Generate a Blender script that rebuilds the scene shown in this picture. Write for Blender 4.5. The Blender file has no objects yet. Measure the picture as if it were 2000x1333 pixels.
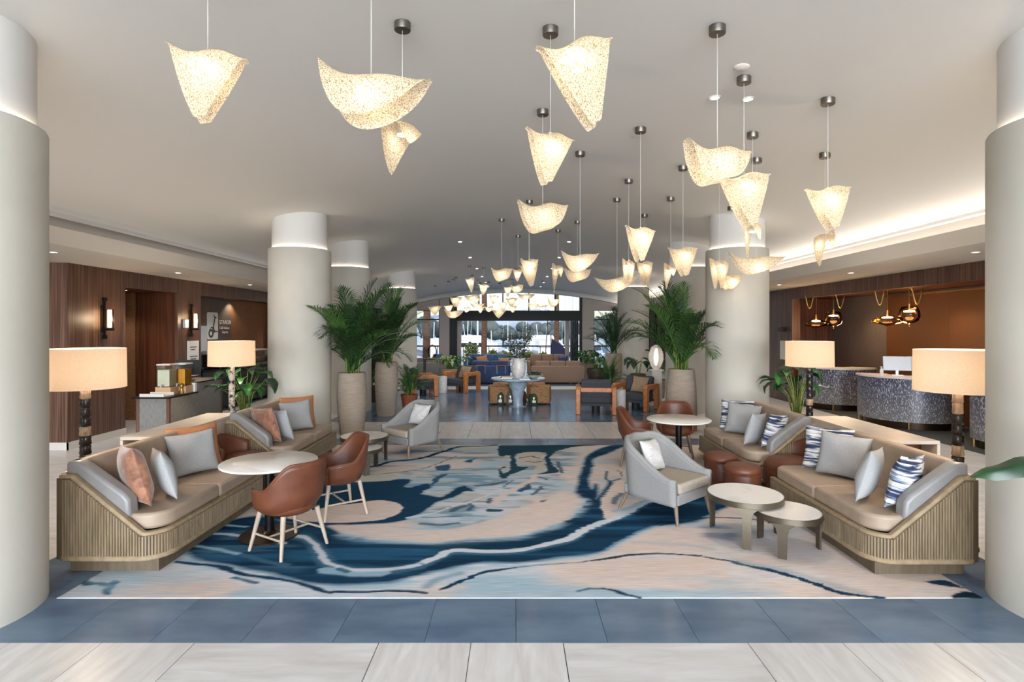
import bpy, bmesh, math, random
import numpy as np
from mathutils import Vector, Matrix

random.seed(7)
S = bpy.context.scene
COL = S.collection
PI = math.pi
# ------------------------------------------------------------------ camera
EYE, FPX, CX, CY = 2.07, 1080.0, 1005.0, 642.0
cd = bpy.data.cameras.new('camera'); cam = bpy.data.objects.new('camera', cd); COL.objects.link(cam)
cam.location = (0, 0, EYE); cam.rotation_euler = (PI/2, 0, 0)
cd.sensor_width = 36; cd.lens = FPX*36/2000
cd.shift_x = -(CX-1000)/2000; cd.shift_y = -(666.5-CY)/2000
cd.clip_start = .05; cd.clip_end = 2000
S.camera = cam
# ------------------------------------------------------------------ world, sun, daylight, exposure
w = bpy.data.worlds.new('world'); S.world = w; w.use_nodes = True
nt = w.node_tree; nt.nodes.clear()
sky = nt.nodes.new('ShaderNodeTexSky'); sky.sky_type = 'NISHITA'; sky.sun_disc = False
sky.sun_elevation = math.radians(48); sky.sun_rotation = math.radians(150); sky.air_density = 1.0; sky.dust_density = 1.5
bg = nt.nodes.new('ShaderNodeBackground'); bg.inputs['Strength'].default_value = .3
wo = nt.nodes.new('ShaderNodeOutputWorld')
nt.links.new(sky.outputs[0], bg.inputs[0]); nt.links.new(bg.outputs[0], wo.inputs[0])
sun = bpy.data.lights.new('sun', 'SUN'); sun.energy = 3.2; sun.angle = .01; sun.color = (1, .95, .88)
so = bpy.data.objects.new('sun', sun); COL.objects.link(so); so.rotation_euler = (math.radians(40), 0, math.radians(-25))

def area(name, loc, rot, sx, sy, energy, color=(1, 1, 1), spread=180):
    l = bpy.data.lights.new(name, 'AREA'); l.shape = 'RECTANGLE'; l.size = sx; l.size_y = sy; l.energy = energy
    l.color = color; l.spread = math.radians(spread)
    o = bpy.data.objects.new(name, l); COL.objects.link(o); o.location = loc; o.rotation_euler = rot
    return o
# added area light: daylight from an assumed entrance behind camera; portal at marina windows
area('entrance_fill_light', (0, -12.5, 3.0), (PI/2, 0, 0), 20, 5, 5200, (.82, .91, 1), 150)
pt = area('marina_window_portal', (0, 34.4, 2.0), (-PI/2, 0, 0), 8, 3.8, 1); pt.data.cycles.is_portal = True
S.view_settings.view_transform = 'Standard'; S.view_settings.look = 'None'
S.view_settings.gamma = 1; S.view_settings.use_curve_mapping = False
S.view_settings.exposure = -0.08
S.cycles.use_adaptive_sampling = True; S.cycles.adaptive_threshold = .1; S.cycles.adaptive_min_samples = 16
S.cycles.max_bounces = 4; S.cycles.diffuse_bounces = 3; S.cycles.glossy_bounces = 2
S.cycles.transmission_bounces = 3; S.cycles.transparent_max_bounces = 8
S.cycles.caustics_reflective = False; S.cycles.caustics_refractive = False
S.cycles.sample_clamp_indirect = 6; S.cycles.blur_glossy = 1.0

# ------------------------------------------------------------------ helpers
def lin(c):
    return tuple(((v/255)/12.92 if v/255 <= .04045 else ((v/255+.055)/1.055)**2.4) for v in c)

def at(x, y, z=0.0):
    """floor-plan point (X, Y) of a photograph pixel whose height above the floor is known"""
    k = (EYE-z)/(y-CY)
    return ((x-CX)*k, FPX*k)

def atd(x, y, Y):
    k = Y/FPX
    return ((x-CX)*k, EYE-(y-CY)*k)

def mat(name, c1, c2=None, scale=(1, 1, 1), ns=5, detail=4, ramp=(.35, .65), rough=.5, metal=0, bump=0, bs=None,
        spec=.5, coat=0, sheen=0, c3=None, trans=0, emit=0, emitc=None, alpha=1, distort=0, bscale=None, rnd=False):
    m = bpy.data.materials.new(name); m.use_nodes = True
    t = m.node_tree; b = t.nodes['Principled BSDF']
    b.inputs['Roughness'].default_value = rough; b.inputs['Metallic'].default_value = metal
    b.inputs['Specular IOR Level'].default_value = spec
    b.inputs['Coat Weight'].default_value = coat; b.inputs['Sheen Weight'].default_value = sheen
    b.inputs['Transmission Weight'].default_value = trans; b.inputs['Alpha'].default_value = alpha
    b.inputs['Base Color'].default_value = (*lin(c1), 1)
    if emit:
        b.inputs['Emission Color'].default_value = (*lin(emitc or c1), 1); b.inputs['Emission Strength'].default_value = emit
    if c2 is not None or bump:
        tc = t.nodes.new('ShaderNodeTexCoord'); mp = t.nodes.new('ShaderNodeMapping')
        mp.inputs['Scale'].default_value = scale; t.links.new(tc.outputs['Object'], mp.inputs[0])
        if rnd:                                     # each piece is cut from its own stretch of the material
            oi = t.nodes.new('ShaderNodeObjectInfo'); ml = t.nodes.new('ShaderNodeMath'); ml.operation = 'MULTIPLY'; ml.inputs[1].default_value = 90
            t.links.new(oi.outputs['Random'], ml.inputs[0]); t.links.new(ml.outputs[0], mp.inputs['Location'])
    if c2 is not None:
        n = t.nodes.new('ShaderNodeTexNoise'); n.inputs['Scale'].default_value = ns; n.inputs['Detail'].default_value = detail
        n.inputs['Distortion'].default_value = distort
        t.links.new(mp.outputs[0], n.inputs[0])
        r = t.nodes.new('ShaderNodeValToRGB'); r.color_ramp.elements[0].position = ramp[0]; r.color_ramp.elements[1].position = ramp[1]
        r.color_ramp.elements[0].color = (*lin(c1), 1); r.color_ramp.elements[1].color = (*lin(c2), 1)
        if c3 is not None:
            e = r.color_ramp.elements.new((ramp[0]+ramp[1])/2); e.color = (*lin(c3), 1)
        t.links.new(n.outputs['Fac'], r.inputs[0]); t.links.new(r.outputs[0], b.inputs['Base Color'])
    if bump:
        n2 = t.nodes.new('ShaderNodeTexNoise'); n2.inputs['Scale'].default_value = bs or ns; n2.inputs['Detail'].default_value = 3
        if bscale:
            mp2 = t.nodes.new('ShaderNodeMapping'); mp2.inputs['Scale'].default_value = bscale
            t.links.new(tc.outputs['Object'], mp2.inputs[0]); t.links.new(mp2.outputs[0], n2.inputs[0])
        else:
            t.links.new(mp.outputs[0], n2.inputs[0])
        bn = t.nodes.new('ShaderNodeBump'); bn.inputs['Strength'].default_value = bump; bn.inputs['Distance'].default_value = .01
        t.links.new(n2.outputs['Fac'], bn.inputs['Height']); t.links.new(bn.outputs[0], b.inputs['Normal'])
    return m

class MB:
    def __init__(s): s.v = []; s.f = []
    def add(s, vs, fs):
        o = len(s.v); s.v += [tuple(p) for p in vs]; s.f += [tuple(i+o for i in f) for f in fs]; return s
    def box(s, x0, x1, y0, y1, z0, z1):
        return s.add([(x0,y0,z0),(x1,y0,z0),(x1,y1,z0),(x0,y1,z0),(x0,y0,z1),(x1,y0,z1),(x1,y1,z1),(x0,y1,z1)],
                     [(3,2,1,0),(4,5,6,7),(0,1,5,4),(1,2,6,5),(2,3,7,6),(3,0,4,7)])
    def cbox(s, c, d):
        return s.box(c[0]-d[0]/2, c[0]+d[0]/2, c[1]-d[1]/2, c[1]+d[1]/2, c[2]-d[2]/2, c[2]+d[2]/2)
    def prism(s, poly, z0, z1):
        n = len(poly); vs = [(x, y, z0) for x, y in poly]+[(x, y, z1) for x, y in poly]
        return s.add(vs, [tuple(range(n))[::-1], tuple(range(n, 2*n))]+[(i, (i+1) % n, n+(i+1) % n, n+i) for i in range(n)])
    def extrude(s, poly, axis, a0, a1):
        """poly in the two other axes (in xyz order), pushed along axis"""
        n = len(poly); vs = []
        for a in (a0, a1):
            for p, q in poly:
                vs.append({'x': (a, p, q), 'y': (p, a, q), 'z': (p, q, a)}[axis])
        return s.add(vs, [tuple(range(n))[::-1], tuple(range(n, 2*n))]+[(i, (i+1) % n, n+(i+1) % n, n+i) for i in range(n)])
    def lathe(s, prof, n=24, c=(0, 0, 0), cap=True, sx=1, sy=1, a0=0, a1=2*PI):
        full = abs(a1-a0-2*PI) < 1e-6; m = n if full else n+1
        vs = []
        for r, z in prof:
            for i in range(m):
                a = a0+(a1-a0)*i/n; vs.append((c[0]+r*math.cos(a)*sx, c[1]+r*math.sin(a)*sy, c[2]+z))
        fs = []
        for j in range(len(prof)-1):
            for i in range(n):
                i2 = (i+1) % m if full else i+1
                fs.append((j*m+i, j*m+i2, (j+1)*m+i2, (j+1)*m+i))
        if cap and full:
            fs.append(tuple(range(m))[::-1]); k = (len(prof)-1)*m; fs.append(tuple(range(k, k+m)))
        return s.add(vs, fs)
    def cyl(s, c, r, z0, z1, n=20, r2=None):
        return s.lathe([(r, z0), (r2 if r2 is not None else r, z1)], n, (c[0], c[1], 0))
    def tube(s, pts, r, n=8, cap=True, closed=False):
        pts = [Vector(p) for p in pts]; N = len(pts)
        rs = r if isinstance(r, (list, tuple)) else [r]*N
        vs = []; up = None
        for i, p in enumerate(pts):
            a = pts[i-1] if (i > 0 or closed) else p; b = pts[(i+1) % N] if (i < N-1 or closed) else p
            t = (b-a).normalized()
            if up is None:
                up = Vector((0, 0, 1)) if abs(t.z) < .9 else Vector((1, 0, 0))
            sd = t.cross(up)
            if sd.length < 1e-5: sd = t.orthogonal()
            sd.normalize(); up = sd.cross(t).normalized()
            for k in range(n):
                an = 2*PI*k/n; vs.append(p+sd*math.cos(an)*rs[i]+up*math.sin(an)*rs[i])
        fs = []
        for i in range(N if closed else N-1):
            j = (i+1) % N
            for k in range(n):
                fs.append((i*n+k, i*n+(k+1) % n, j*n+(k+1) % n, j*n+k))
        if cap and not closed:
            fs.append(tuple(range(n))[::-1]); fs.append(tuple(range((N-1)*n, N*n)))
        return s.add(vs, fs)
    def sweep(s, pts, w, h, sides=None):
        """rectangular bar along pts; sides: horizontal side vectors"""
        pts = [Vector(p) for p in pts]; N = len(pts); vs = []
        for i, p in enumerate(pts):
            t1 = (pts[i]-pts[i-1]).normalized() if i > 0 else (pts[1]-pts[0]).normalized()
            t2 = (pts[i+1]-pts[i]).normalized() if i < N-1 else t1
            t = (t1+t2).normalized()
            sd = Vector((t.y, -t.x, 0))
            if sd.length < 1e-4: sd = Vector(sides[i]) if sides else Vector((1, 0, 0))
            sd.normalize(); up = sd.cross(t).normalized()
            sc = 1/max(.5, t.dot(t1))
            for a, b in ((-1, -1), (1, -1), (1, 1), (-1, 1)):
                vs.append(p+sd*(a*w/2)*sc+up*(b*h/2)*(sc if abs(t1.z-t2.z) > .01 else 1))
        fs = [(3, 2, 1, 0), tuple(range((N-1)*4, N*4))]
        for i in range(N-1):
            for k in range(4):
                fs.append((i*4+k, i*4+(k+1) % 4, (i+1)*4+(k+1) % 4, (i+1)*4+k))
        return s.add(vs, fs)
    def grid(s, P):
        """P[i][j] -> points"""
        a = len(P); b = len(P[0]); vs = [p for r in P for p in r]
        return s.add(vs, [(i*b+j, i*b+j+1, (i+1)*b+j+1, (i+1)*b+j) for i in range(a-1) for j in range(b-1)])
    def mesh(s, name, smooth=None, fix=True):
        me = bpy.data.meshes.new(name); me.from_pydata(s.v, [], s.f)
        if fix:
            bm = bmesh.new(); bm.from_mesh(me); bmesh.ops.recalc_face_normals(bm, faces=bm.faces); bm.to_mesh(me); bm.free()
        if smooth is not None:
            me.polygons.foreach_set('use_smooth', [True]*len(me.polygons))
            if smooth < 180: me.set_sharp_from_angle(angle=math.radians(smooth))
        me.update(); return me
    def build(s, name, m, parent=None, smooth=None, bevel=0, seg=2, loc=None, rz=0, rot=None, solid=0, fix=True, sub=0):
        return put(name, s.mesh(name, smooth if smooth is not None else (40 if bevel else None), fix), m, parent, loc, rz, rot, bevel, seg, solid, sub)

def put(name, me, m, parent=None, loc=None, rz=0, rot=None, bevel=0, seg=2, solid=0, sub=0):
    o = bpy.data.objects.new(name, me); COL.objects.link(o)
    if m is not None and len(me.materials) == 0: me.materials.append(m)
    if parent is not None: o.parent = parent
    if loc is not None: o.location = loc
    if rot is not None: o.rotation_euler = rot
    elif rz: o.rotation_euler = (0, 0, rz)
    if solid:
        md = o.modifiers.new('thickness', 'SOLIDIFY'); md.thickness = solid; md.offset = 0
    if bevel:
        md = o.modifiers.new('bevel', 'BEVEL'); md.width = bevel; md.segments = seg; md.limit_method = 'ANGLE'; md.angle_limit = math.radians(35)
        me.polygons.foreach_set('use_smooth', [True]*len(me.polygons))
    if sub:
        md = o.modifiers.new('subdivision', 'SUBSURF'); md.levels = sub; md.render_levels = sub
    return o

def tag(o, label=None, cat=None, group=None, kind=None):
    if label: o['label'] = label
    if cat: o['category'] = cat
    if group: o['group'] = group
    if kind: o['kind'] = kind
    return o

def thing(name, label, cat, loc=(0, 0, 0), rz=0, group=None, rot=None):
    o = bpy.data.objects.new(name, None); COL.objects.link(o); o.empty_display_size = .1
    o.location = loc; o.rotation_euler = rot if rot else (0, 0, rz)
    return tag(o, label, cat, group)

def copy_tree(o, parent=None, loc=None, rz=None, label=None):
    kids = list(o.children); c = o.copy(); COL.objects.link(c)
    if parent is not None: c.parent = parent
    if loc is not None: c.location = loc
    if rz is not None: c.rotation_euler = (0, 0, rz)
    if label: c['label'] = label
    for k in kids: copy_tree(k, c)
    return c

def point(name, loc, energy, color, radius=.05, parent=None):
    l = bpy.data.lights.new(name, 'POINT'); l.energy = energy; l.color = color; l.shadow_soft_size = radius
    o = bpy.data.objects.new(name, l); COL.objects.link(o); o.location = loc
    if parent is not None: o.parent = parent
    return o

def spot(name, loc, energy, color=(1, .965, .92), angle=120, blend=.6, radius=.04):
    l = bpy.data.lights.new(name, 'SPOT'); l.energy = energy; l.color = color; l.spot_size = math.radians(angle); l.spot_blend = blend
    l.shadow_soft_size = radius
    o = bpy.data.objects.new(name, l); COL.objects.link(o); o.location = loc
    return o

def arc(cx, cy, r, a0, a1, n):
    return [(cx+r*math.cos(a0+(a1-a0)*i/n), cy+r*math.sin(a0+(a1-a0)*i/n)) for i in range(n+1)]

def sstep(a, b, x):
    t = max(0, min(1, (x-a)/(b-a))); return t*t*(3-2*t)
# ------------------------------------------------------------------ materials
MT = {}
MT['ceiling'] = mat('ceiling paint', (224, 221, 216), rough=.8, bump=.02, bs=60)
MT['plaster'] = mat('column plaster', (202, 197, 186), (191, 185, 173), ns=1.3, detail=5, ramp=(.3, .7), rough=.7, bump=.05, bs=30)
MT['soffit'] = mat('soffit paint', (214, 206, 196), rough=.75)
MT['wall_beige'] = mat('beige wall paint', (196, 184, 174), rough=.75)
MT['grout'] = mat('grout', (112, 110, 110), rough=.9)
def travertine(name, a, b, scale):
    return mat(name, a, b, scale=scale, ns=2.2, detail=7, ramp=(.3, .72), rough=.28, spec=.45, distort=.6, rnd=True)
MT['beige_tile'] = travertine('travertine tile', (228, 226, 224), (203, 198, 193), (1, 6, 1))
MT['beige_tile_b'] = travertine('travertine tile turned', (230, 227, 224), (206, 200, 195), (6, 1, 1))
MT['blue_tile'] = mat('slate blue tile', (88, 109, 133), (108, 129, 150), scale=(1, 2.5, 1), ns=1.6, detail=6, rough=.18, spec=.5, rnd=True)
MT['dark_carpet'] = mat('dark carpet', (58, 62, 62), (76, 78, 76), ns=30, rough=.95)
MT['walnut'] = mat('striped walnut veneer', (66, 42, 31), (132, 100, 82), scale=(14, 14, .25), ns=3, detail=5, ramp=(.28, .74), c3=(98, 68, 54), rough=.42)
MT['walnut_dark'] = mat('dark walnut veneer', (58, 30, 18), (118, 66, 38), scale=(12, 12, .25), ns=3, detail=5, ramp=(.28, .74), rough=.42)
MT['grasscloth'] = mat('grasscloth', (88, 76, 70), (116, 100, 90), scale=(4, 4, 60), ns=3, detail=4, rough=.85, bump=.15, bs=6)
MT['grasscloth_brown'] = mat('brown grasscloth', (122, 80, 50), (150, 104, 68), scale=(4, 4, 60), ns=3, detail=4, rough=.85, bump=.15, bs=6)
MT['bronze_weave'] = mat('bronze woven panel', (92, 52, 24), (118, 72, 36), scale=(1, 20, 20), ns=9, detail=2, rough=.5, metal=.15, bump=.3, bs=14)
MT['oak'] = mat('limed oak', (148, 128, 102), (124, 106, 82), scale=(6, 6, .8), ns=5, detail=5, rough=.5)
MT['oak_rail'] = mat('oak rail', (160, 139, 110), (142, 121, 94), scale=(3, 3, 3), ns=6, detail=5, rough=.42)
MT['taupe'] = mat('taupe leather', (168, 148, 128), (160, 140, 121), ns=9, rough=.42, bump=.06, bs=120)
MT['taupe_cool_light'] = mat('taupe leather in cool light', (142, 138, 136), (134, 131, 130), ns=9, rough=.42, bump=.06, bs=120)  # arm pads: same taupe leather with the bluish light mixed into its colour
MT['brown'] = mat('cognac leather', (104, 58, 36), (92, 49, 30), ns=6, rough=.45, bump=.05, bs=90)
MT['ash'] = mat('bleached ash', (178, 160, 142), (158, 140, 122), scale=(4, 4, .5), ns=8, rough=.5)
MT['dark_ash'] = mat('smoked ash', (128, 108, 90), (108, 90, 74), scale=(4, 4, .5), ns=8, rough=.5)
MT['marble'] = mat('white marble', (238, 232, 224), (206, 192, 180), scale=(1, 1, 1), ns=1.6, detail=8, ramp=(.52, .74), distort=1.6, rough=.22)
MT['black'] = mat('black metal', (22, 20, 19), rough=.35, metal=.6)
MT['black_matt'] = mat('matt black', (24, 23, 23), rough=.6)
MT['bronze'] = mat('brushed bronze', (112, 102, 88), (104, 94, 80), scale=(1, 1, 30), ns=8, rough=.34, metal=.85)
MT['dark_bronze'] = mat('dark bronze', (58, 44, 32), rough=.35, metal=.8)
MT['nickel'] = mat('brushed nickel', (128, 120, 110), (104, 97, 90), scale=(1, 1, 20), ns=6, rough=.35, metal=.85)
MT['grey_fabric'] = mat('grey tweed', (142, 139, 136), (130, 128, 126), ns=140, detail=2, rough=.95, bump=.15, bs=160)
MT['seat_fabric'] = mat('seat tweed', (168, 155, 140), (152, 140, 127), ns=90, detail=2, rough=.95, bump=.15, bs=160)
MT['pillow_grey'] = mat('pale grey linen', (172, 170, 168), (156, 156, 157), ns=130, detail=3, rough=.95, bump=.2, bs=120)
MT['pillow_white'] = mat('white ribbed cotton', (204, 199, 196), (186, 181, 178), scale=(1, 1, 5), ns=14, detail=3, rough=.95, bump=.7, bs=16)
MT['pillow_rust'] = mat('rust crushed velvet', (164, 112, 84), (116, 70, 50), ns=14, detail=6, ramp=(.38, .68), rough=.6, sheen=.5, distort=.8)
MT['pillow_orange'] = mat('apricot linen', (182, 124, 84), (164, 108, 70), ns=60, rough=.9, bump=.15, bs=120)
MT['pillow_tan'] = mat('tan boucle', (168, 142, 112), (140, 116, 90), ns=50, rough=.95, bump=.3)
MT['navy'] = mat('navy velvet', (24, 44, 86), (32, 56, 102), ns=6, rough=.7, sheen=.4)
MT['blue_velvet'] = mat('blue velvet', (48, 82, 124), (60, 96, 138), ns=6, rough=.7, sheen=.4)
MT['mink'] = mat('mink upholstery', (148, 120, 102), (136, 110, 92), ns=40, rough=.85)
MT['charcoal'] = mat('charcoal wool', (72, 72, 76), (60, 60, 66), ns=60, rough=.95)
MT['teak'] = mat('honey oak', (196, 122, 66), (172, 100, 50), scale=(3, 3, 3), ns=4, detail=5, rough=.4)
MT['shell_stone'] = mat('white carved stone', (226, 220, 212), (206, 200, 192), ns=12, rough=.6, bump=.5, bs=14)
MT['concrete_pot'] = mat('cast stone planter', (164, 148, 132), (150, 134, 119), scale=(1, 1, 8), ns=6, detail=5, rough=.85, bump=.25, bs=10)
MT['terracotta'] = mat('terracotta', (150, 78, 48), (134, 66, 40), ns=6, rough=.8)
MT['brown_pot'] = mat('brown glazed pot', (92, 70, 56), (78, 58, 46), ns=5, rough=.45)
MT['dark_pot'] = mat('dark brown bowl', (60, 42, 34), rough=.5)
MT['soil'] = mat('soil', (52, 40, 30), (74, 58, 42), ns=40, rough=1, bump=.6)
MT['frond'] = mat('palm green', (26, 52, 22), (46, 78, 34), scale=(1, 1, 1), ns=3, detail=3, rough=.45, spec=.4)
MT['frond_light'] = mat('fresh palm green', (54, 86, 36), (78, 112, 50), ns=3, detail=3, rough=.45, spec=.4)
MT['stem'] = mat('palm stem', (96, 124, 52), (136, 146, 70), scale=(1, 1, 3), ns=6, rough=.5)
MT['leaf'] = mat('broad leaf green', (30, 78, 32), (50, 104, 46), ns=4, rough=.35, spec=.5)
MT['leaf_dark'] = mat('dark leaf green', (18, 46, 24), (34, 68, 34), ns=4, rough=.35, spec=.5)
MT['leaf_pale'] = mat('variegated leaf', (196, 200, 150), (92, 142, 70), ns=7, rough=.45)
MT['branch_leaf'] = mat('olive branch leaf', (44, 54, 40), (78, 84, 66), ns=8, rough=.6)
MT['bark'] = mat('twig bark', (70, 54, 42), rough=.8)
MT['white'] = mat('white lacquer', (226, 218, 210), rough=.4)
MT['white_stone'] = mat('white quartz', (226, 214, 202), (216, 204, 192), ns=5, rough=.35)
MT['brass'] = mat('brass', (186, 146, 88), rough=.3, metal=.9)
MT['cord'] = mat('white cord', (225, 220, 212), rough=.5)
MT['screen'] = mat('dark screen', (16, 17, 20), rough=.2)
MT['silver'] = mat('silver monitor back', (206, 210, 216), rough=.35, metal=.2)
MT['linen_pale'] = mat('print white', (232, 230, 226), rough=.7)
MT['ink'] = mat('dark print', (70, 70, 72), rough=.7)
MT['counter_panel'] = mat('grey woven laminate', (142, 140, 136), (112, 110, 106), scale=(30, 30, 3), ns=4, detail=4, rough=.6)
MT['vase'] = mat('white crackle ceramic', (228, 222, 216), (204, 196, 190), ns=14, rough=.3)
MT['kilim'] = mat('kilim weave', (150, 104, 68), (98, 84, 56), scale=(4, 4, 14), ns=3, detail=5, c3=(168, 122, 84), rough=.95, bump=.3, bs=18)
MT['dark_metal'] = mat('window frame', (34, 36, 34), rough=.5, metal=.3)
MT['cloth_black'] = mat('folding door frame', (40, 42, 38), rough=.5)
MT['hot'] = mat('led disc', (255, 236, 206), rough=.5, emit=14, emitc=(255, 232, 200))
MT['downlight'] = mat('downlight lens', (255, 244, 226), rough=.5, emit=14, emitc=(255, 240, 220))
MT['strip'] = mat('warm led strip', (255, 240, 220), rough=.5, emit=6, emitc=(255, 240, 220))
MT['bulb'] = mat('lamp bulb', (255, 226, 180), rough=.5, emit=40, emitc=(255, 216, 164))
MT['sconce_tube'] = mat('sconce tube', (255, 226, 190), rough=.5, emit=14, emitc=(255, 214, 160))

def mixmat(name, build):
    m = bpy.data.materials.new(name); m.use_nodes = True; t = m.node_tree; t.nodes.clear()
    o = t.nodes.new('ShaderNodeOutputMaterial'); t.links.new(build(t), o.inputs[0]); return m

def glass(name, color, tint=.15, rough=.03, gc=(1, 1, 1)):
    """thin glass: mostly clear, with a mirror reflection that grows towards grazing angles"""
    def b(t):
        tr = t.nodes.new('ShaderNodeBsdfTransparent'); tr.inputs[0].default_value = (*[1-(1-c)*tint*2 for c in lin(color)], 1)
        gl = t.nodes.new('ShaderNodeBsdfGlossy'); gl.inputs['Roughness'].default_value = rough; gl.inputs['Color'].default_value = (*gc, 1)
        fr = t.nodes.new('ShaderNodeLayerWeight'); fr.inputs[0].default_value = .25
        mx = t.nodes.new('ShaderNodeMixShader'); t.links.new(fr.outputs[0], mx.inputs[0]); t.links.new(tr.outputs[0], mx.inputs[1]); t.links.new(gl.outputs[0], mx.inputs[2])
        return mx.outputs[0]
    return mixmat(name, b)
MT['glass'] = glass('clear glass', (235, 242, 245), .12)
MT['amber_glass'] = glass('smoked amber glass', (214, 166, 100), .2, .05, (1, .78, .5))
MT['green_glass'] = mat('olive green glass', (74, 86, 54), rough=.12, trans=.25, coat=.5)
MT['brown_glass'] = mat('brown glass', (92, 60, 36), rough=.12, trans=.25, coat=.5)
MT['grey_glass'] = mat('smoky glass', (124, 110, 98), rough=.12, trans=.25, coat=.5)
MT['crystal'] = mat('cut crystal', (226, 228, 232), rough=.08, metal=.35, alpha=.6)

def shade_fabric(name, col, trans=.6, ns=200, streak=(1, 1, 1)):
    def b(t):
        tc = t.nodes.new('ShaderNodeTexCoord'); mp = t.nodes.new('ShaderNodeMapping'); mp.inputs['Scale'].default_value = streak
        t.links.new(tc.outputs['Object'], mp.inputs[0])
        n = t.nodes.new('ShaderNodeTexNoise'); n.inputs['Scale'].default_value = ns; n.inputs['Detail'].default_value = 2
        t.links.new(mp.outputs[0], n.inputs[0])
        r = t.nodes.new('ShaderNodeValToRGB'); r.color_ramp.elements[0].position = .3; r.color_ramp.elements[1].position = .7
        r.color_ramp.elements[0].color = (*[c*.8 for c in lin(col)], 1); r.color_ramp.elements[1].color = (*lin(col), 1)
        t.links.new(n.outputs['Fac'], r.inputs[0])
        d = t.nodes.new('ShaderNodeBsdfDiffuse'); tl = t.nodes.new('ShaderNodeBsdfTranslucent')
        t.links.new(r.outputs[0], d.inputs[0]); t.links.new(r.outputs[0], tl.inputs[0])
        mx = t.nodes.new('ShaderNodeMixShader'); mx.inputs[0].default_value = trans
        t.links.new(d.outputs[0], mx.inputs[1]); t.links.new(tl.outputs[0], mx.inputs[2])
        em = t.nodes.new('ShaderNodeEmission'); em.inputs[0].default_value = (*lin((255, 216, 170)), 1); em.inputs[1].default_value = .20   # the lit shade itself
        ad = t.nodes.new('ShaderNodeAddShader'); t.links.new(mx.outputs[0], ad.inputs[0]); t.links.new(em.outputs[0], ad.inputs[1]); return ad.outputs[0]
    return mixmat(name, b)
MT['drum'] = shade_fabric('linen drum shade', (246, 234, 220), .7, 160, (1, 1, 1))

def capiz():
    """pressed lace sheet: cream, translucent, full of small holes and brown specks, lit from its lamp inside"""
    def b(t):
        tc = t.nodes.new('ShaderNodeTexCoord')
        v = t.nodes.new('ShaderNodeTexVoronoi'); v.inputs['Scale'].default_value = 95; t.links.new(tc.outputs['Object'], v.inputs[0])
        n = t.nodes.new('ShaderNodeTexNoise'); n.inputs['Scale'].default_value = 115; n.inputs['Detail'].default_value = 3; t.links.new(tc.outputs['Object'], n.inputs[0])
        r = t.nodes.new('ShaderNodeValToRGB'); r.color_ramp.elements[0].position = .36; r.color_ramp.elements[1].position = .5
        r.color_ramp.elements[0].color = (*lin((168, 134, 96)), 1); r.color_ramp.elements[1].color = (*lin((244, 226, 196)), 1)
        t.links.new(n.outputs['Fac'], r.inputs[0])
        d = t.nodes.new('ShaderNodeBsdfDiffuse'); tl = t.nodes.new('ShaderNodeBsdfTranslucent')
        t.links.new(r.outputs[0], d.inputs[0]); t.links.new(r.outputs[0], tl.inputs[0])
        m1 = t.nodes.new('ShaderNodeMixShader'); m1.inputs[0].default_value = .5
        t.links.new(d.outputs[0], m1.inputs[1]); t.links.new(tl.outputs[0], m1.inputs[2])
        tr = t.nodes.new('ShaderNodeBsdfTransparent')
        h = t.nodes.new('ShaderNodeMath'); h.operation = 'LESS_THAN'; h.inputs[1].default_value = .27; t.links.new(v.outputs['Distance'], h.inputs[0])
        h2 = t.nodes.new('ShaderNodeMath'); h2.operation = 'MULTIPLY'; h2.inputs[1].default_value = .55; t.links.new(h.outputs[0], h2.inputs[0])
        m2 = t.nodes.new('ShaderNodeMixShader'); t.links.new(h2.outputs[0], m2.inputs[0]); t.links.new(m1.outputs[0], m2.inputs[1]); t.links.new(tr.outputs[0], m2.inputs[2])
        em = t.nodes.new('ShaderNodeEmission'); em.inputs['Strength'].default_value = .12
        t.links.new(r.outputs[0], em.inputs[0])
        ad = t.nodes.new('ShaderNodeAddShader'); t.links.new(m2.outputs[0], ad.inputs[0]); t.links.new(em.outputs[0], ad.inputs[1])
        return ad.outputs[0]
    return mixmat('lit lace shell', b)
MT['capiz'] = capiz()

def striped():
    """brushed navy stripes on cream cloth"""
    m = mat('navy brush-stripe cloth', (226, 220, 212), rough=.95); t = m.node_tree; b = t.nodes['Principled BSDF']
    tc = t.nodes.new('ShaderNodeTexCoord'); mp = t.nodes.new('ShaderNodeMapping'); mp.inputs['Scale'].default_value = (3.2, 1, 34)
    t.links.new(tc.outputs['Object'], mp.inputs[0])
    n = t.nodes.new('ShaderNodeTexNoise'); n.inputs['Scale'].default_value = 1.1; n.inputs['Detail'].default_value = 3; n.inputs['Distortion'].default_value = .5
    t.links.new(mp.outputs[0], n.inputs[0])
    r = t.nodes.new('ShaderNodeValToRGB'); e = r.color_ramp.elements
    e[0].position = .42; e[0].color = (*lin((44, 54, 80)), 1); e[1].position = .56; e[1].color = (*lin((228, 222, 214)), 1)
    k = e.new(.49); k.color = (*lin((140, 150, 170)), 1)
    t.links.new(n.outputs['Fac'], r.inputs[0]); t.links.new(r.outputs[0], b.inputs['Base Color']); return m
MT['striped'] = striped()

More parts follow.
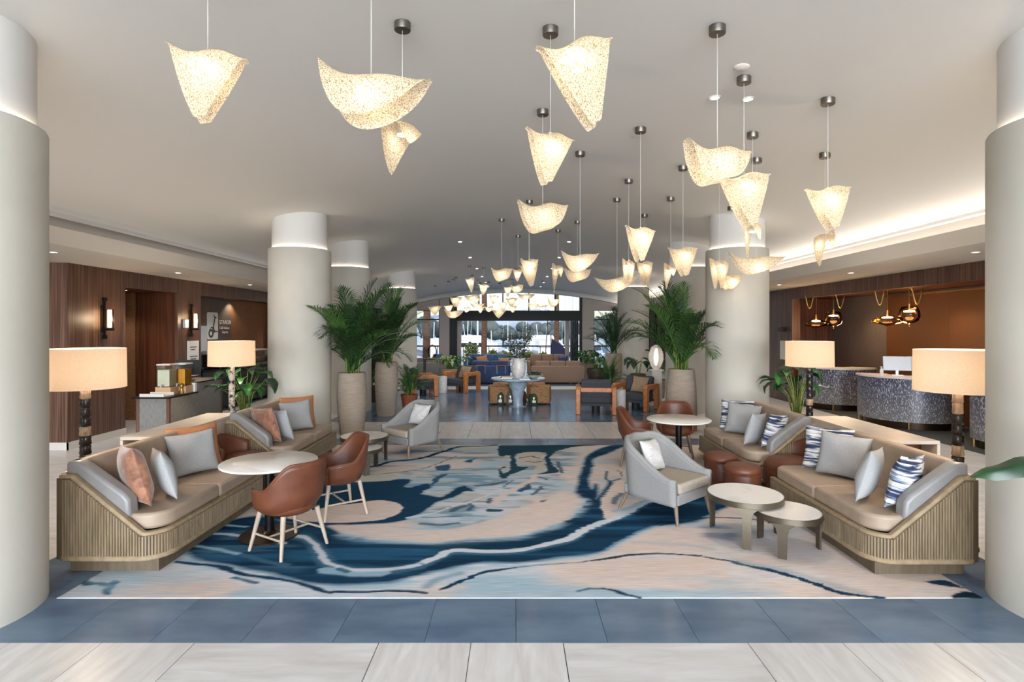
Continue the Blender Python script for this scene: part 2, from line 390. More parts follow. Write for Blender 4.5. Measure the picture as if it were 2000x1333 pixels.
def mosaic():
    """reception front: navy fading to grey glass mosaic with pale flecks"""
    m = mat('blue mosaic', (60, 76, 110), rough=.35); t = m.node_tree; b = t.nodes['Principled BSDF']
    tc = t.nodes.new('ShaderNodeTexCoord'); sp = t.nodes.new('ShaderNodeSeparateXYZ'); t.links.new(tc.outputs['Object'], sp.inputs[0])
    mr = t.nodes.new('ShaderNodeMapRange'); mr.inputs['From Min'].default_value = .15; mr.inputs['From Max'].default_value = 1.05; t.links.new(sp.outputs['Z'], mr.inputs[0])
    g = t.nodes.new('ShaderNodeValToRGB'); g.color_ramp.elements[0].color = (*lin((112, 112, 116)), 1); g.color_ramp.elements[1].color = (*lin((40, 54, 92)), 1)
    t.links.new(mr.outputs[0], g.inputs[0])
    mp = t.nodes.new('ShaderNodeMapping'); mp.inputs['Scale'].default_value = (1, 1, .35); t.links.new(tc.outputs['Object'], mp.inputs[0])
    n = t.nodes.new('ShaderNodeTexNoise'); n.inputs['Scale'].default_value = 62; n.inputs['Detail'].default_value = 3; t.links.new(mp.outputs[0], n.inputs[0])
    r = t.nodes.new('ShaderNodeValToRGB'); r.color_ramp.elements[0].position = .54; r.color_ramp.elements[1].position = .6
    r.color_ramp.elements[0].color = (0, 0, 0, 1); r.color_ramp.elements[1].color = (1, 1, 1, 1); t.links.new(n.outputs['Fac'], r.inputs[0])
    mx = t.nodes.new('ShaderNodeMix'); mx.data_type = 'RGBA'; t.links.new(r.outputs[0], mx.inputs[0]); t.links.new(g.outputs[0], mx.inputs[6])
    mx.inputs[7].default_value = (*lin((186, 182, 178)), 1); t.links.new(mx.outputs[2], b.inputs['Base Color']); return m
MT['mosaic'] = mosaic()
# ------------------------------------------------------------------ the setting
def struct(name, mb, m, parent=None, **kw):
    o = mb.build(name, m, parent, **kw)
    if parent is None: o['kind'] = 'structure'
    return o
YB = 34.0                                   # marina window wall
XL, XR = -7.6, 7.73                         # side walls
def vault(x): return 4.5-.0176*x*x

# floor: grout bed with tiles laid on it
floor = struct('floor', MB().box(-12, 12, -8, YB+.2, -.12, -.012), MT['grout'])
tiles = []                                  # (x0,x1,y0,y1,material)
def lay(x0, x1, y0, y1, m, ox, oy, sx=.606, sy=.606):
    j = math.floor((y0-oy)/sy)
    while oy+j*sy < y1-1e-3:
        i = math.floor((x0-ox)/sx)
        while ox+i*sx < x1-1e-3:
            a0, a1 = max(x0, ox+i*sx), min(x1, ox+(i+1)*sx); b0, b1 = max(y0, oy+j*sy), min(y1, oy+(j+1)*sy)
            if a1-a0 > .02 and b1-b0 > .02: tiles.append((a0, a1, b0, b1, m))
            i += 1
        j += 1
FX0, FX1, FY0, FY1 = -4.15, 4.2, 3.641, 10.40         # blue frame round the rug
RX0, RX1, RY0, RY1 = -3.51, 3.587, 4.234, 9.805       # rug
# front beige strip: full and double tiles as laid in the photograph
joints = [-9.3, -8.1, -7.5, -6.9, -5.68, -5.07, -4.53, -3.93, -3.32, -2.714, -2.104, -.893, -.287, .320, 1.534, 2.158, 2.76, 3.37, 4.58, 5.19, 6.4, 7.0, 8.2]
for a, b in zip(joints[:-1], joints[1:]):
    tiles.append((a, b, 2.42 if b-a < .9 else 3.03, 3.641, 'beige_tile_b' if b-a < .9 else 'beige_tile'))
lay(-9.3, 8.2, -2.4, 2.42, 'beige_tile', -.287, 2.42, 1.212, .606)
B = 'blue_tile'
lay(FX0, FX1, FY0, RY0+.3, B, .01, FY0, .605, .62); lay(FX0, FX1, RY1-.3, FY1, B, .01, RY1, .605, .6)
lay(FX0, RX0+.2, RY0+.3, RY1-.3, B, FX0+.64, RY0+.3, .64, .606); lay(RX1-.2, FX1, RY0+.3, RY1-.3, B, FX1-.61, RY0+.3, .61, .606)
lay(FX0, FX1, FY1, 12.22, 'beige_tile_b', -.287, FY1, .606, 1.213)
lay(FX0, FX1, 12.22, 18.8, B, .01, 12.22)
lay(FX0, FX1, 18.8, 19.8, 'beige_tile', -.287, 18.8, .606, 1.0)
lay(FX0, FX1, 19.8, YB, B, .01, 19.8, 1.21, 1.21)
lay(-9.3, FX0, FY0, YB, 'beige_tile', FX0, FY0, 1.212, .606)
lay(FX1, 7.7, FY0, YB, 'beige_tile', FX1, FY0, 1.212, .606)
def tile_seen(t):
    x0, x1, y0, y1, m = t; yc = max((y0+y1)/2, .5); x = (x0+x1)/2
    px, py = CX+x*FPX/yc, CY+EYE*FPX/yc
    return (-60 < px < 2060 and py < 1345 and y1 > 3.2)
def tsize(t): return (t[1]-t[0])*(t[3]-t[2])/max(.5, (t[2]+t[3])/2)**3
seen = sorted([t for t in tiles if tile_seen(t)], key=tsize, reverse=True)
nseen = {'beige': 0, 'blue': 0}; single, rest = [], {}
for t in seen:
    k = t[4][:4]
    if len(single) < 296: single.append(t)
    else: rest.setdefault(t[4], []).append(t)
for t in tiles:
    if not tile_seen(t): rest.setdefault(t[4], []).append(t)
cache = {}
for x0, x1, y0, y1, m in single:
    gap = .008 if m[:2] == 'be' else .0035
    dx, dy = round(x1-x0-gap, 3), round(y1-y0-gap, 3)
    if (dx, dy, m) not in cache:
        mb = MB().box(-dx/2, dx/2, -dy/2, dy/2, -.02, 0); cache[(dx, dy, m)] = mb.mesh('tile')
    # every tile is cut from its own stretch of stone: the grain runs on across the floor
    o = put('tile', cache[(dx, dy, m)], MT[m], floor, ((x0+x1)/2, (y0+y1)/2, 0))
for m, ts in rest.items():
    mb = MB()
    for x0, x1, y0, y1, _ in ts: mb.box(x0+.0025, x1-.0025, y0+.0025, y1-.0025, -.02, 0)
    o = mb.build('tile_field', MT[m], floor); o['kind'] = 'stuff'
struct('floor_carpet', MB().box(7.7, 9.5, 2, 16.6, -.03, .006), MT['dark_carpet'])

# ceiling vault
P = []
for i in range(49):
    x = -6.62+13.24*i/48
    P.append([(x, -7, vault(x)), (x, YB+.2, vault(x))])
mb = MB().grid(P)
struct('ceiling', mb, MT['ceiling'], smooth=180, fix=False)
struct('ceiling_sun_block', MB().box(-13, 13, -7.2, YB+.25, 4.75, 4.9), MT['ceiling'])  # unseen slab added to keep the sun out of the side aisles
for s, nm in ((-1, 'left'), (1, 'right')):
    # cove wall behind the fascia and the lowered aisle ceiling
    struct('wall_cove_'+nm, MB().box(*sorted((s*6.95, s*7.05)), -7, YB, 3.2, 4.75), MT['soffit'])
    so_ = struct('ceiling_aisle_'+nm, MB().box(*sorted((s*6.12, s*12)), -7, YB, 3.19, 3.28), MT['soffit'])
    MB().box(*sorted((s*6.07, s*6.13)), -7, YB, 3.185, 3.42).build('fascia', MT['soffit'], so_)
    MB().box(*sorted((s*6.56, s*6.66)), -7, YB, 3.69, 3.78).build('ceiling_edge', MT['ceiling'], so_)
# continuous led strip lying in the coves (bright on the reception side)
o = tag(MB().box(6.5, 6.56, -6, YB-.5, 3.285, 3.30).build('cove_light_strip', MT['strip']), 'long led strip hidden in the ceiling cove over the reception side', 'light strip')
area('cove_wash_right', (6.55, 13.5, 3.32), (PI, 0, 0), .1, 40, 230, (1, .95, .88))
area('cove_wash_left', (-6.55, 13.5, 3.32), (PI, 0, 0), .1, 40, 30, (1, .95, .88))

# columns: plaster drum, recessed ring of light, slimmer neck to the ceiling
RING = 3.58
def column(name, x, y, label):
    t = thing(name, label, 'column', (x, y, 0), 0, 'round plaster columns')
    t['kind'] = 'structure'
    MB().lathe([(.575, 0), (.575, RING-.02), (.565, RING), (.50, RING)], 64).build('shaft', MT['plaster'], t, smooth=40)
    MB().lathe([(.505, RING-.3), (.505, vault(abs(x)-.3)+.05-0)], 48).build('neck', MT['ceiling'], t, smooth=40)
    MB().lathe([(.512, RING+.001), (.545, RING+.001), (.545, RING+.006), (.512, RING+.006)], 48, cap=False).build('light_ring', MT['strip'], t)
    return t
for x, y, lb in ((-4.1, 3.98, 'nearest pale plaster column at the left picture edge'), (4.2, 4.05, 'nearest pale plaster column at the right picture edge'),
                 (-4.15, 10.7, 'pale plaster column behind the left sofas and lamp'), (4.3, 10.7, 'pale plaster column behind the right sofas'),
                 (-4.2, 13.94, 'pale plaster column behind the tall left palm'), (4.4, 13.94, 'pale plaster column behind the tall right palm'),
                 (-4.3, 21.07, 'furthest left plaster column near the marina windows'), (4.4, 20.5, 'furthest right plaster column by the dark potted palm')):
    column('plaster_column', x, y, lb)

# ---- left wall: walnut panels with a lift corridor opening and a cafe recess
wl = struct('wall_left', MB().box(XL-.14, XL-.04, 18, 28, 0, 3.25), MT['wall_beige'])
def panels(parent, m, y0, y1, z0, z1, x, n, sgn, name='panel'):
    for i in range(n):
        a, b = y0+(y1-y0)*i/n, y0+(y1-y0)*(i+1)/n
        MB().box(*sorted((x, x-sgn*.05)), a+.003, b-.003, z0, z1).build(name, m, parent)
W = MT['walnut']
panels(wl, W, 9.4, 10.8, 0, 3.19, XL, 2, 1); panels(wl, W, 10.8, 12.47, 2.87, 3.19, XL, 2, 1); panels(wl, W, 12.47, 13.4, 0, 3.19, XL, 1, 1)
panels(wl, W, 13.4, 18, 2.87, 3.19, XL, 4, 1); panels(wl, W, 18, 28, 0, 3.19, XL, 8, 1)
MB().box(XL-.3, XL-.05, 9.57, 10.79, 0, 3.25).build('wall_core', MT['walnut_dark'], wl)
MB().box(XL-.3, XL-.05, 12.52, 13.35, 0, 3.25).build('wall_core', MT['wall_beige'], wl)
MB().box(XL-.3, XL-.05, 10.75, 18, 2.92, 3.25).build('wall_core', MT['wall_beige'], wl)
# front-facing return at the near end
wf = struct('wall_left_return', MB().box(-12, XL-.05, 9.46, 9.56, 0, 3.25), MT['wall_beige'])
for i in range(4):
    MB().box(XL-1.1*(i+1)+.003, XL-1.1*i-.003, 9.4, 9.455, 0, 3.19).build('panel', MT['walnut_dark'] if i else W, wf)
struct('wall_left_outer', MB().box(-12.1, -12, -7, 9.5, 0, 3.25), MT['wall_beige'])
struct('wall_right_outer', MB().box(12, 12.1, -7, 17, 0, 3.25), MT['wall_beige'])
struct('baseboard_left', MB().box(XL, XL+.02, 9.38, 10.8, 0, .13).box(-12, XL+.02, 9.38, 9.4, 0, .13).box(XL, XL+.02, 12.47, 13.4, 0, .13).box(XL, XL+.02, 18, 28, 0, .13), MT['soffit'])
# lift corridor
wc = struct('wall_corridor', MB().box(-11, XL-.3, 12.55, 12.65, 0, 2.95), MT['wall_beige'])
for i in range(3):
    MB().box(XL-.05-.3*(i+1)+.002, XL-.05-.3*i-.002, 12.48, 12.549, 0, 2.9).build('panel', MT['walnut_dark'], wc)
MB().box(-10.8, XL-.96, 12.47, 12.549, 0, 2.9).build('grasscloth_panel', MT['grasscloth_brown'], wc)
struct('wall_corridor_end', MB().box(-11.1, -11, 9.56, 12.65, 0, 2.95), MT['grasscloth_brown'])
struct('ceiling_corridor', MB().box(-11, XL-.05, 9.56, 12.6, 2.88, 2.95), MT['walnut_dark'])
# cafe recess
wr = struct('wall_cafe', MB().box(-8.3, -8.12, 13.3, 18.1, 0, 2.95), MT['wall_beige'])
for i in range(4):
    MB().box(-8.118, -8.05, 13.42+1.145*i, 13.42+1.145*(i+1)-.004, 0, 2.9).build('grasscloth_panel', MT['grasscloth'] if i < 2 else MT['grasscloth_brown'], wr)
struct('wall_cafe_jamb', MB().box(-8.05, XL-.05, 17.95, 18.0, 0, 2.9), MT['walnut_dark'])
struct('wall_cafe_jamb_near', MB().box(-8.05, XL-.05, 13.36, 13.42, 0, 2.9), MT['walnut_dark'])
struct('ceiling_cafe', MB().box(-8.12, XL-.05, 13.36, 18, 2.88, 2.95), MT['walnut_dark'])

# ---- right wall: walnut header over the reception alcove
wrt = struct('wall_right', MB().box(XR+.05, XR+.2, 16.6, 28, 0, 3.25), MT['wall_beige'])
panels(wrt, W, -2, 15.4, 2.88, 3.19, XR, 12, -1); panels(wrt, W, 15.4, 16.6, 0, 3.19, XR, 2, -1); panels(wrt, W, 16.6, 28, 0, 3.19, XR, 9, -1)
MB().box(XR+.05, XR+.25, -2, 15.4, 2.9, 3.25).build('wall_core', MT['wall_beige'], wrt)
MB().box(XR+.05, XR+.25, 15.45, 16.59, 0, 3.25).build('wall_core', MT['walnut_dark'], wrt)
wb = struct('wall_alcove', MB().box(9.57, 9.7, 2, 16.7, 0, 3.05), MT['wall_beige'])
MB().box(9.5, 9.569, 14.1, 16.6, 0, 2.95).build('grasscloth_panel', MT['grasscloth'], wb)
for i in range(6):
    a = 2+12.09*i/6; MB().box(9.48, 9.569, a, a+12.09/6-.003, 0, 2.9).build('woven_panel', MT['bronze_weave'], wb)
MB().box(9.40, 9.48, 2, 14.1, 2.86, 2.90).build('picture_rail', MT['brass'], wb)
we = struct('wall_alcove_end', MB().box(XR+.05, 9.6, 16.66, 16.75, 0, 3.05), MT['wall_beige'])
for i in range(4):
    MB().box(XR+.05+.43*i, XR+.05+.43*(i+1)-.003, 16.6, 16.659, 0, 2.95).build('panel', MT['walnut_dark'], we)
struct('ceiling_alcove', MB().box(XR+.05, 9.6, 2, 16.7, 2.95, 3.05), MT['walnut_dark'])
struct('wall_alcove_near', MB().box(XR+.05, 9.6, 1.9, 2, 0, 3.05), MT['wall_beige'])

# ---- marina wall with the wide folding-door opening
wbk = struct('wall_back', MB().box(-6.95, -6.08, YB, YB+.2, 0, 4.6).box(-4.63, -4.0, YB, YB+.2, 0, 4.7).box(4.16, 4.88, YB, YB+.2, 0, 4.7).box(6.3, 6.95, YB, YB+.2, 0, 4.6)
             .box(-6.1, -4.6, YB, YB+.2, 3.2, 4.7).box(4.86, 6.32, YB, YB+.2, 3.2, 4.7)
             .box(-12, -6.9, YB, YB+.2, 0, 4.0).box(6.9, 12, YB, YB+.2, 0, 4.0), MT['wall_beige'])
# curved drop of the ceiling in front of it
P = []
for i in range(33):
    x = -6.6+13.2*i/32; P.append([(x, YB-.5, vault(x)+.01), (x, YB-.5, vault(x)-.24), (x, YB+.0, vault(x)-.24)])
struct('trim_1', MB().grid(P), MT['ceiling'], smooth=40, solid=.01)

def frame(name, x0, x1, z0, z1, y, parts_x, parts_z, th=.06, glassm=True):
    """window in the plane y: bars and one pane per field; returns the frame"""
    t = thing(name, None, None, (0, y, 0)); t['kind'] = 'structure'
    xs = [x0]+parts_x+[x1]; zs = [z0]+parts_z+[z1]
    for x in xs: MB().box(x-th/2, x+th/2, -.05, .05, z0, z1).build('mullion', MT['dark_metal'], t)
    for z in zs: MB().box(x0, x1, -.045, .045, z-th/2, z+th/2).build('transom', MT['dark_metal'], t)
    if glassm:
        for a, b in zip(xs[:-1], xs[1:]):
            for c, d in zip(zs[:-1], zs[1:]): MB().box(a+th/2, b-th/2, -.006, .006, c+th/2, d-th/2).build('pane', MT['glass'], t)
    return t
frame('window_1', -6.08, -4.63, .1, 3.2, YB+.1, [], [2.62], .07)
frame('window_2', 4.88, 6.3, .1, 3.2, YB+.1, [], [2.62], .07)
# main opening: dark jambs, lintel beam, arched glazing above
d1 = thing('door_1', None, None, (0, YB+.1, 0)); d1['kind'] = 'structure'
MB().box(-4.0, -3.55, -.12, .12, 0, 4.3).build('jamb', MT['dark_metal'], d1); MB().box(4.0, 4.16, -.12, .12, 0, 4.3).build('jamb', MT['dark_metal'], d1)
MB().box(-3.55, 4.0, -.16, .16, 2.54, 3.17).build('lintel', MT['dark_metal'], d1)
for i in range(4):   # folded door leaves stacked at the right jamb, one at the left
    MB().box(3.5+.13*i, 3.56+.13*i, .1, .85, .02, 2.54).build('door_leaf', MT['cloth_black'], d1)
MB().box(-3.55, -3.3, .1, .2, .02, 2.54).build('door_leaf', MT['wall_beige'], d1)
MB().box(3.15, 3.4, .3, .45, .0, 2.54).build('post', MT['wall_beige'], d1)
for x in (-2.2, -.72, .88, 2.5): MB().box(x-.035, x+.035, -.06, .06, 3.17, 4.35).build('mullion', MT['dark_metal'], d1)
for a, b in zip((-3.55, -2.2, -.72, .88, 2.5), (-2.2, -.72, .88, 2.5, 4.0)): MB().box(a+.03, b-.03, -.006, .006, 3.17, 4.3).build('pane', MT['glass'], d1)
# side windows towards the terrace in the long walls
for s, nm in ((-1, 'window_3'), (1, 'window_4')):
    X = XL-.1 if s < 0 else XR+.1
    t = thing(nm, None, None, (X, 0, 0)); t['kind'] = 'structure'
    for y in (28, 29.4, 30.8, 32.2, YB): MB().box(-.05, .05, y-.04, y+.04, 0, 3.2).build('mullion', MT['dark_metal'], t)
    for z in (.05, 2.62, 3.16): MB().box(-.045, .045, 28, YB, z-.035, z+.035).build('transom', MT['dark_metal'], t)
    for y in (28, 29.4, 30.8, 32.2): MB().box(-.006, .006, y+.04, min(y+1.36, YB-.04), .08, 3.12).build('pane', MT['glass'], t)

# ---- outside: terrace, water, railing
struct('ground_terrace', MB().box(-16, 16, YB+.2, 39.5, -.3, -.15), MT['beige_tile'])
struct('ground_side', MB().box(-30, -7.8, 26, 39.5, -.32, -.16).box(7.95, 30, 26, 39.5, -.32, -.16), MT['beige_tile'])
MT['water'] = mat('marina water', (88, 112, 130), (110, 134, 150), scale=(1, 6, 1), ns=3, rough=.15)
tag(MB().box(-300, 300, 39.5, 700, -3.2, -3.0).build('water', MT['water']), 'calm grey-blue marina water beyond the terrace', 'water', kind='stuff')
rl = thing('terrace_railing', 'dark metal railing along the edge of the terrace', 'railing', (0, 38.8, -.15))
MB().box(-9, 9, -.04, .04, .93, 1.03).build('top_rail', MT['dark_metal'], rl); MB().box(-9, 9, -.02, .02, .1, .13).build('bottom_rail', MT['dark_metal'], rl)
for i in range(11): MB().box(-9+1.8*i-.025, -9+1.8*i+.025, -.025, .025, 0, .97).build('post', MT['dark_metal'], rl)
# ------------------------------------------------------------------ rug: hand-drawn marbled pattern as colour on a fine mesh
def make_rug():
    nx, ny = 480, 380
    gx = np.linspace(RX0, RX1, nx); gy = np.linspace(RY0, RY1, ny)
    X, Y = np.meshgrid(gx, gy)
    rng = np.random.RandomState(3)
    def vnoise(fx, fy, seed, octs=4):
        out = np.zeros_like(X); amp = 1; tot = 0
        r = np.random.RandomState(seed)
        for o in range(octs):
            px, py = X*fx*2**o+37.1*o+50, Y*fy*2**o+11.7*o+50
            x0 = np.floor(px).astype(int); y0 = np.floor(py).astype(int); tx = px-x0; ty = py-y0
            tx = tx*tx*(3-2*tx); ty = ty*ty*(3-2*ty); tab = r.rand(256, 256)
            g = lambda a, b: tab[a % 256, b % 256]
            out += amp*((g(x0, y0)*(1-tx)+g(x0+1, y0)*tx)*(1-ty)+(g(x0, y0+1)*(1-tx)+g(x0+1, y0+1)*tx)*ty); tot += amp; amp *= .5
        return out/tot-.5
    warpx = vnoise(1.2, 2.5, 1)*.10; warpy = vnoise(1.5, 3, 2)*.05
    jag = vnoise(2.6, 30, 4, 3)                                  # woven, sideways-streaked edges
    QX, QY = X+warpx+jag*.07, Y+warpy+vnoise(7, 16, 5, 3)*.02
    def world(pts, closed=False):
        P = np.array([at(x, y) for x, y in pts]); n = len(P)
        if n < 4: return P
        out = []                                                 # Catmull-Rom through the drawn points
        for i in range(n if closed else n-1):
            p0, p1, p2, p3 = (P[(i-1) % n], P[i], P[(i+1) % n], P[(i+2) % n]) if closed else (P[max(i-1, 0)], P[i], P[i+1], P[min(i+2, n-1)])
            for t in (0, .33, .67): out.append(.5*(2*p1+(p2-p0)*t+(2*p0-5*p1+4*p2-p3)*t*t+(3*p1-p0-3*p2+p3)*t**3))
        if not closed: out.append(P[-1])
        return np.array(out)
    def seg_dist(P, widths=None, closed=False):
        best = np.full(X.shape, 1e9); n = len(P)
        for i in range(n if closed else n-1):
            a, b = P[i], P[(i+1) % n]; d = b-a; L = max((d**2).sum(), 1e-9)
            t = np.clip(((QX-a[0])*d[0]+(QY-a[1])*d[1])/L, 0, 1)
            ds = np.hypot(QX-a[0]-t*d[0], QY-a[1]-t*d[1])
            if widths is not None: ds = ds-(widths[i]*(1-t)+widths[(i+1) % n]*t)
            best = np.minimum(best, ds)
        return best
    def inside(P):
        c = np.zeros(X.shape, bool); n = len(P)
        for i in range(n):
            a, b = P[i], P[(i+1) % n]
            cond = (a[1] > QY) != (b[1] > QY)
            xi = (b[0]-a[0])*(QY-a[1])/((b[1]-a[1]) if abs(b[1]-a[1]) > 1e-9 else 1e-9)+a[0]
            c ^= cond & (QX < xi)
        return c
    C = lambda *c: np.array(lin(c))
    PEACH, PEACH2, DARK, MID, LIGHT, PALE = C(220, 201, 190), C(210, 188, 175), C(22, 58, 84), C(66, 106, 132), C(158, 188, 204), C(208, 212, 218)
    img = np.zeros(X.shape+(3,)); n1 = vnoise(.8, 1.6, 9)
    img[:] = PEACH; img += (n1*.9)[..., None]*(PEACH2-PEACH)*2
    def blend(mask, col): img[:] = img*(1-mask[..., None])+col*mask[..., None]
    sm = lambda a, b, v: np.clip((v-a)/(b-a), 0, 1)**2*(3-2*np.clip((v-a)/(b-a), 0, 1))
    def poly(pts, col, soft=.012, op=1.0, grow=0.0):
        P = world(pts, len(pts) > 8); d = seg_dist(P, closed=True); sd = np.where(inside(P), d, -d)+grow
        blend(sm(-soft, soft, sd)*op, col)
    def stroke(pts, wpx, col, soft=.01, op=1.0):
        """wpx: stroke half-width in metres"""
        P = world(pts); ws = wpx if isinstance(wpx, list) else [wpx]*len(pts)
        if len(ws) != len(P): ws = list(np.interp(np.linspace(0, 1, len(P)), np.linspace(0, 1, len(ws)), ws))
        blend(sm(soft, -soft, seg_dist(P, ws))*op, col)
    def streaky(pts, half, col, op=.8, lo=-.02, hi=.12, seed=20, fall=.12):
        P = world(pts); d = seg_dist(P, [half]*len(P)); m = sm(fall, -fall, d)*sm(lo, hi, vnoise(1.6, 12, seed)+.06); blend(m*op, col)
    def cloud(pts, col, op, lo, hi, fx, fy, seed, soft=.25):
        P = world(pts); d = seg_dist(P, closed=True); sd = np.where(inside(P), d, -d)
        blend(sm(-soft, soft, sd)*sm(lo, hi, vnoise(fx, fy, seed))*op, col)
    everywhere = [(-200, 1240), (2200, 1240), (1500, 860), (500, 860)]
    cloud(everywhere, LIGHT, .55, .06, .22, .7, 2.2, 12); cloud(everywhere, PALE, .4, .05, .2, .9, 3.0, 13)
    # pale-blue field upper left of centre
    cloud([(640, 905), (900, 868), (1100, 868), (1110, 935), (1010, 985), (960, 1020), (860, 1040), (700, 1040), (640, 960)], LIGHT, .8, -.1, .06, 1.3, 5, 14, .2)
    cloud([(640, 905), (900, 868), (1100, 868), (1080, 925), (900, 985), (800, 990), (700, 960)], C(176, 176, 170), .75, -.08, .1, 1.5, 6, 15, .2)
    cloud([(640, 900), (900, 868), (970, 868), (900, 930), (760, 945)], PEACH, .7, 0, .1, 1.2, 5, 16, .2)
    cloud([(640, 905), (900, 868), (1110, 868), (1100, 940), (960, 1020), (800, 1020), (680, 950)], C(96, 132, 152), .7, .07, .17, 1.6, 7, 33, .15)
    cloud([(820, 960), (1040, 930), (1080, 950), (960, 1015), (840, 1020)], PALE, .7, .0, .12, 1.6, 8, 34, .15)
    # bottom pale wash
    cloud([(700, 1125), (1000, 1115), (1100, 1140), (1300, 1140), (1500, 1170), (560, 1180)], LIGHT, .9, -.14, .06, 1.0, 4, 17, .2)
    cloud([(330, 1090), (600, 1150), (700, 1180), (420, 1180)], LIGHT, .8, -.1, .08, 1.2, 5, 18, .2)
    # halos, then the dark river itself
    UP = [(560, 1022), (600, 1026), (640, 1030), (660, 1045), (710, 1058), (760, 1063), (800, 1065), (850, 1065), (900, 1059), (1005, 1052), (1062, 1038), (1100, 1023), (1148, 985), (1130, 968)]
    LOW = [(1390, 1003), (1350, 1020), (1275, 1028), (1237, 1042), (1200, 1060), (1160, 1080), (1100, 1088), (1050, 1095), (1000, 1100), (937, 1098), (882, 1107), (825, 1120), (775, 1135), (725, 1140), (650, 1143), (600, 1139), (574, 1130), (490, 1112), (400, 1097), (364, 1079)]
    streaky(LOW[8:], .24, PALE, .95, -.25, .03, 21, .14); streaky(LOW[8:], .12, LIGHT, .9, -.05, .1, 22, .1); streaky(UP, .10, LIGHT, .9, -.15, .08, 23, .08); streaky(LOW[:8], .07, LIGHT, .9, -.15, .08, 24, .06)
    riverB = UP+[(1130, 946), (1138, 920), (1148, 896), (1160, 884), (1192, 871), (1216, 871), (1200, 880), (1160, 897), (1155, 910), (1148, 930), (1146, 945), (1150, 956), (1157, 957), (1161, 947), (1164, 962), (1169, 978), (1173, 970), (1186, 948), (1190, 941), (1193, 943), (1188, 952), (1177, 968), (1176, 985), (1177, 1003), (1172, 1014), (1196, 1012), (1232, 998), (1270, 976), (1330, 965), (1420, 950), (1440, 975)]+LOW+[(372, 1060), (410, 1036), (450, 1018), (500, 1010)]
    poly(riverB, MID, .03, .75, .035); poly(riverB, DARK, .012)
    riverA = [(500, 960), (600, 947), (688, 944), (786, 937), (800, 942), (792, 952), (806, 953), (836, 946), (840, 954), (820, 965), (846, 971), (866, 972), (890, 956), (906, 950), (924, 960), (908, 960), (888, 972), (852, 982), (830, 998), (800, 1012), (770, 1021), (700, 1025), (640, 1027), (520, 1010)]
    poly(riverA, MID, .03, .6, .025); poly(riverA, DARK, .01)
    poly([(560, 1004), (600, 1000), (636, 992), (700, 984), (735, 978), (770, 982), (784, 992), (786, 998), (770, 1008), (744, 1016), (700, 1021), (640, 1022), (570, 1016)], PEACH, .008)
    poly([(640, 1027), (725, 1028), (825, 1036), (900, 1031), (975, 1011), (1020, 990), (1100, 975), (1128, 965), (1146, 986), (1098, 1020), (1060, 1034), (1005, 1047), (900, 1055), (850, 1059), (790, 1058), (710, 1054), (662, 1043)], PEACH, .02, .85)
    streaky(UP[3:], .05, LIGHT, .9, -.1, .1, 25, .06); streaky([(700, 1058), (800, 1070), (860, 1070), (920, 1060)], .09, MID, .8, -.05, .12, 26, .06)
    cloud(riverB, C(40, 90, 122), .8, .0, .16, .8, 11, 27, .05); cloud(riverB, C(14, 42, 62), .7, .05, .2, .7, 8, 28, .05)
    cloud([(380, 1085), (460, 1040), (560, 1055), (600, 1110), (500, 1110)], MID, .75, .0, .12, 1.0, 9, 29, .1)
    # pale threads through the river
    S1 = [(810, 1105), (850, 1092), (887, 1077), (950, 1079), (1012, 1076), (1062, 1065), (1112, 1052), (1150, 1032), (1180, 1019), (1225, 1002), (1245, 992), (1268, 979)]
    stroke([(x, y+3) for x, y in S1], .055, MID, .02, .8); stroke(S1, [.03, .045, .045, .04, .035, .045, .05, .05, .05, .05, .04], PALE, .012)
    S2 = [(565, 1047), (600, 1052), (615, 1072), (632, 1092), (650, 1105), (682, 1115), (740, 1115), (775, 1112), (812, 1105)]
    stroke([(x, y+2) for x, y in S2], .075, MID, .03, .8); stroke([(632, 1116), (690, 1122), (745, 1122)], .06, LIGHT, .02, .8); stroke(S2, .03, PALE, .012, .9); stroke([(660, 1114), (676, 1118)], .03, MID, .01)
    stroke([(372, 1078), (440, 1080), (500, 1095), (560, 1106)], .03, MID, .02, .8); stroke([(380, 1068), (430, 1076), (458, 1084)], .025, LIGHT, .015, .9)
    stroke([(400, 1043), (450, 1045), (500, 1056), (552, 1062)], .03, PALE, .012, .9); stroke([(430, 1026), (480, 1030)], .02, LIGHT, .01)
    poly([(1178, 1000), (1180, 978), (1192, 952), (1214, 938), (1222, 950), (1210, 968), (1202, 985), (1208, 998), (1184, 1014), (1176, 1012)], PEACH, .01)
    stroke([(1203, 985), (1206, 972), (1212, 966)], .035, MID, .02, .8); stroke([(1200, 1000), (1235, 994), (1262, 976)], .03, LIGHT, .03, .8)
    # dark contour lines
    stroke([(340, 1100), (424, 1109), (475, 1124), (550, 1133), (610, 1151), (640, 1160), (655, 1159), (712, 1159), (750, 1157), (800, 1156), (838, 1160)], [.018, .03, .025, .022, .028, .02, .018, .02, .02, .016], DARK, .008)
    stroke([(861, 1152), (900, 1135), (937, 1119), (970, 1115), (1002, 1111)], [.022, .025, .02, .012], DARK, .007); stroke([(1000, 1111), (1060, 1105), (1140, 1099)], .012, MID, .01, .8)
    stroke([(1142, 1098), (1200, 1091), (1225, 1086), (1275, 1084), (1312, 1084), (1367, 1088)], [.012, .026, .018, .016, .018], C(38, 58, 70), .006)
    stroke([(1376, 1090), (1425, 1097), (1462, 1107), (1500, 1115), (1550, 1130), (1600, 1147), (1637, 1159), (1675, 1165), (1730, 1170)], [.014, .018, .03, .032, .03, .03, .025, .02], DARK, .007)
    stroke([(1440, 1098), (1500, 1110), (1560, 1126), (1620, 1145), (1680, 1160)], .05, C(120, 150, 165), .05, .45)
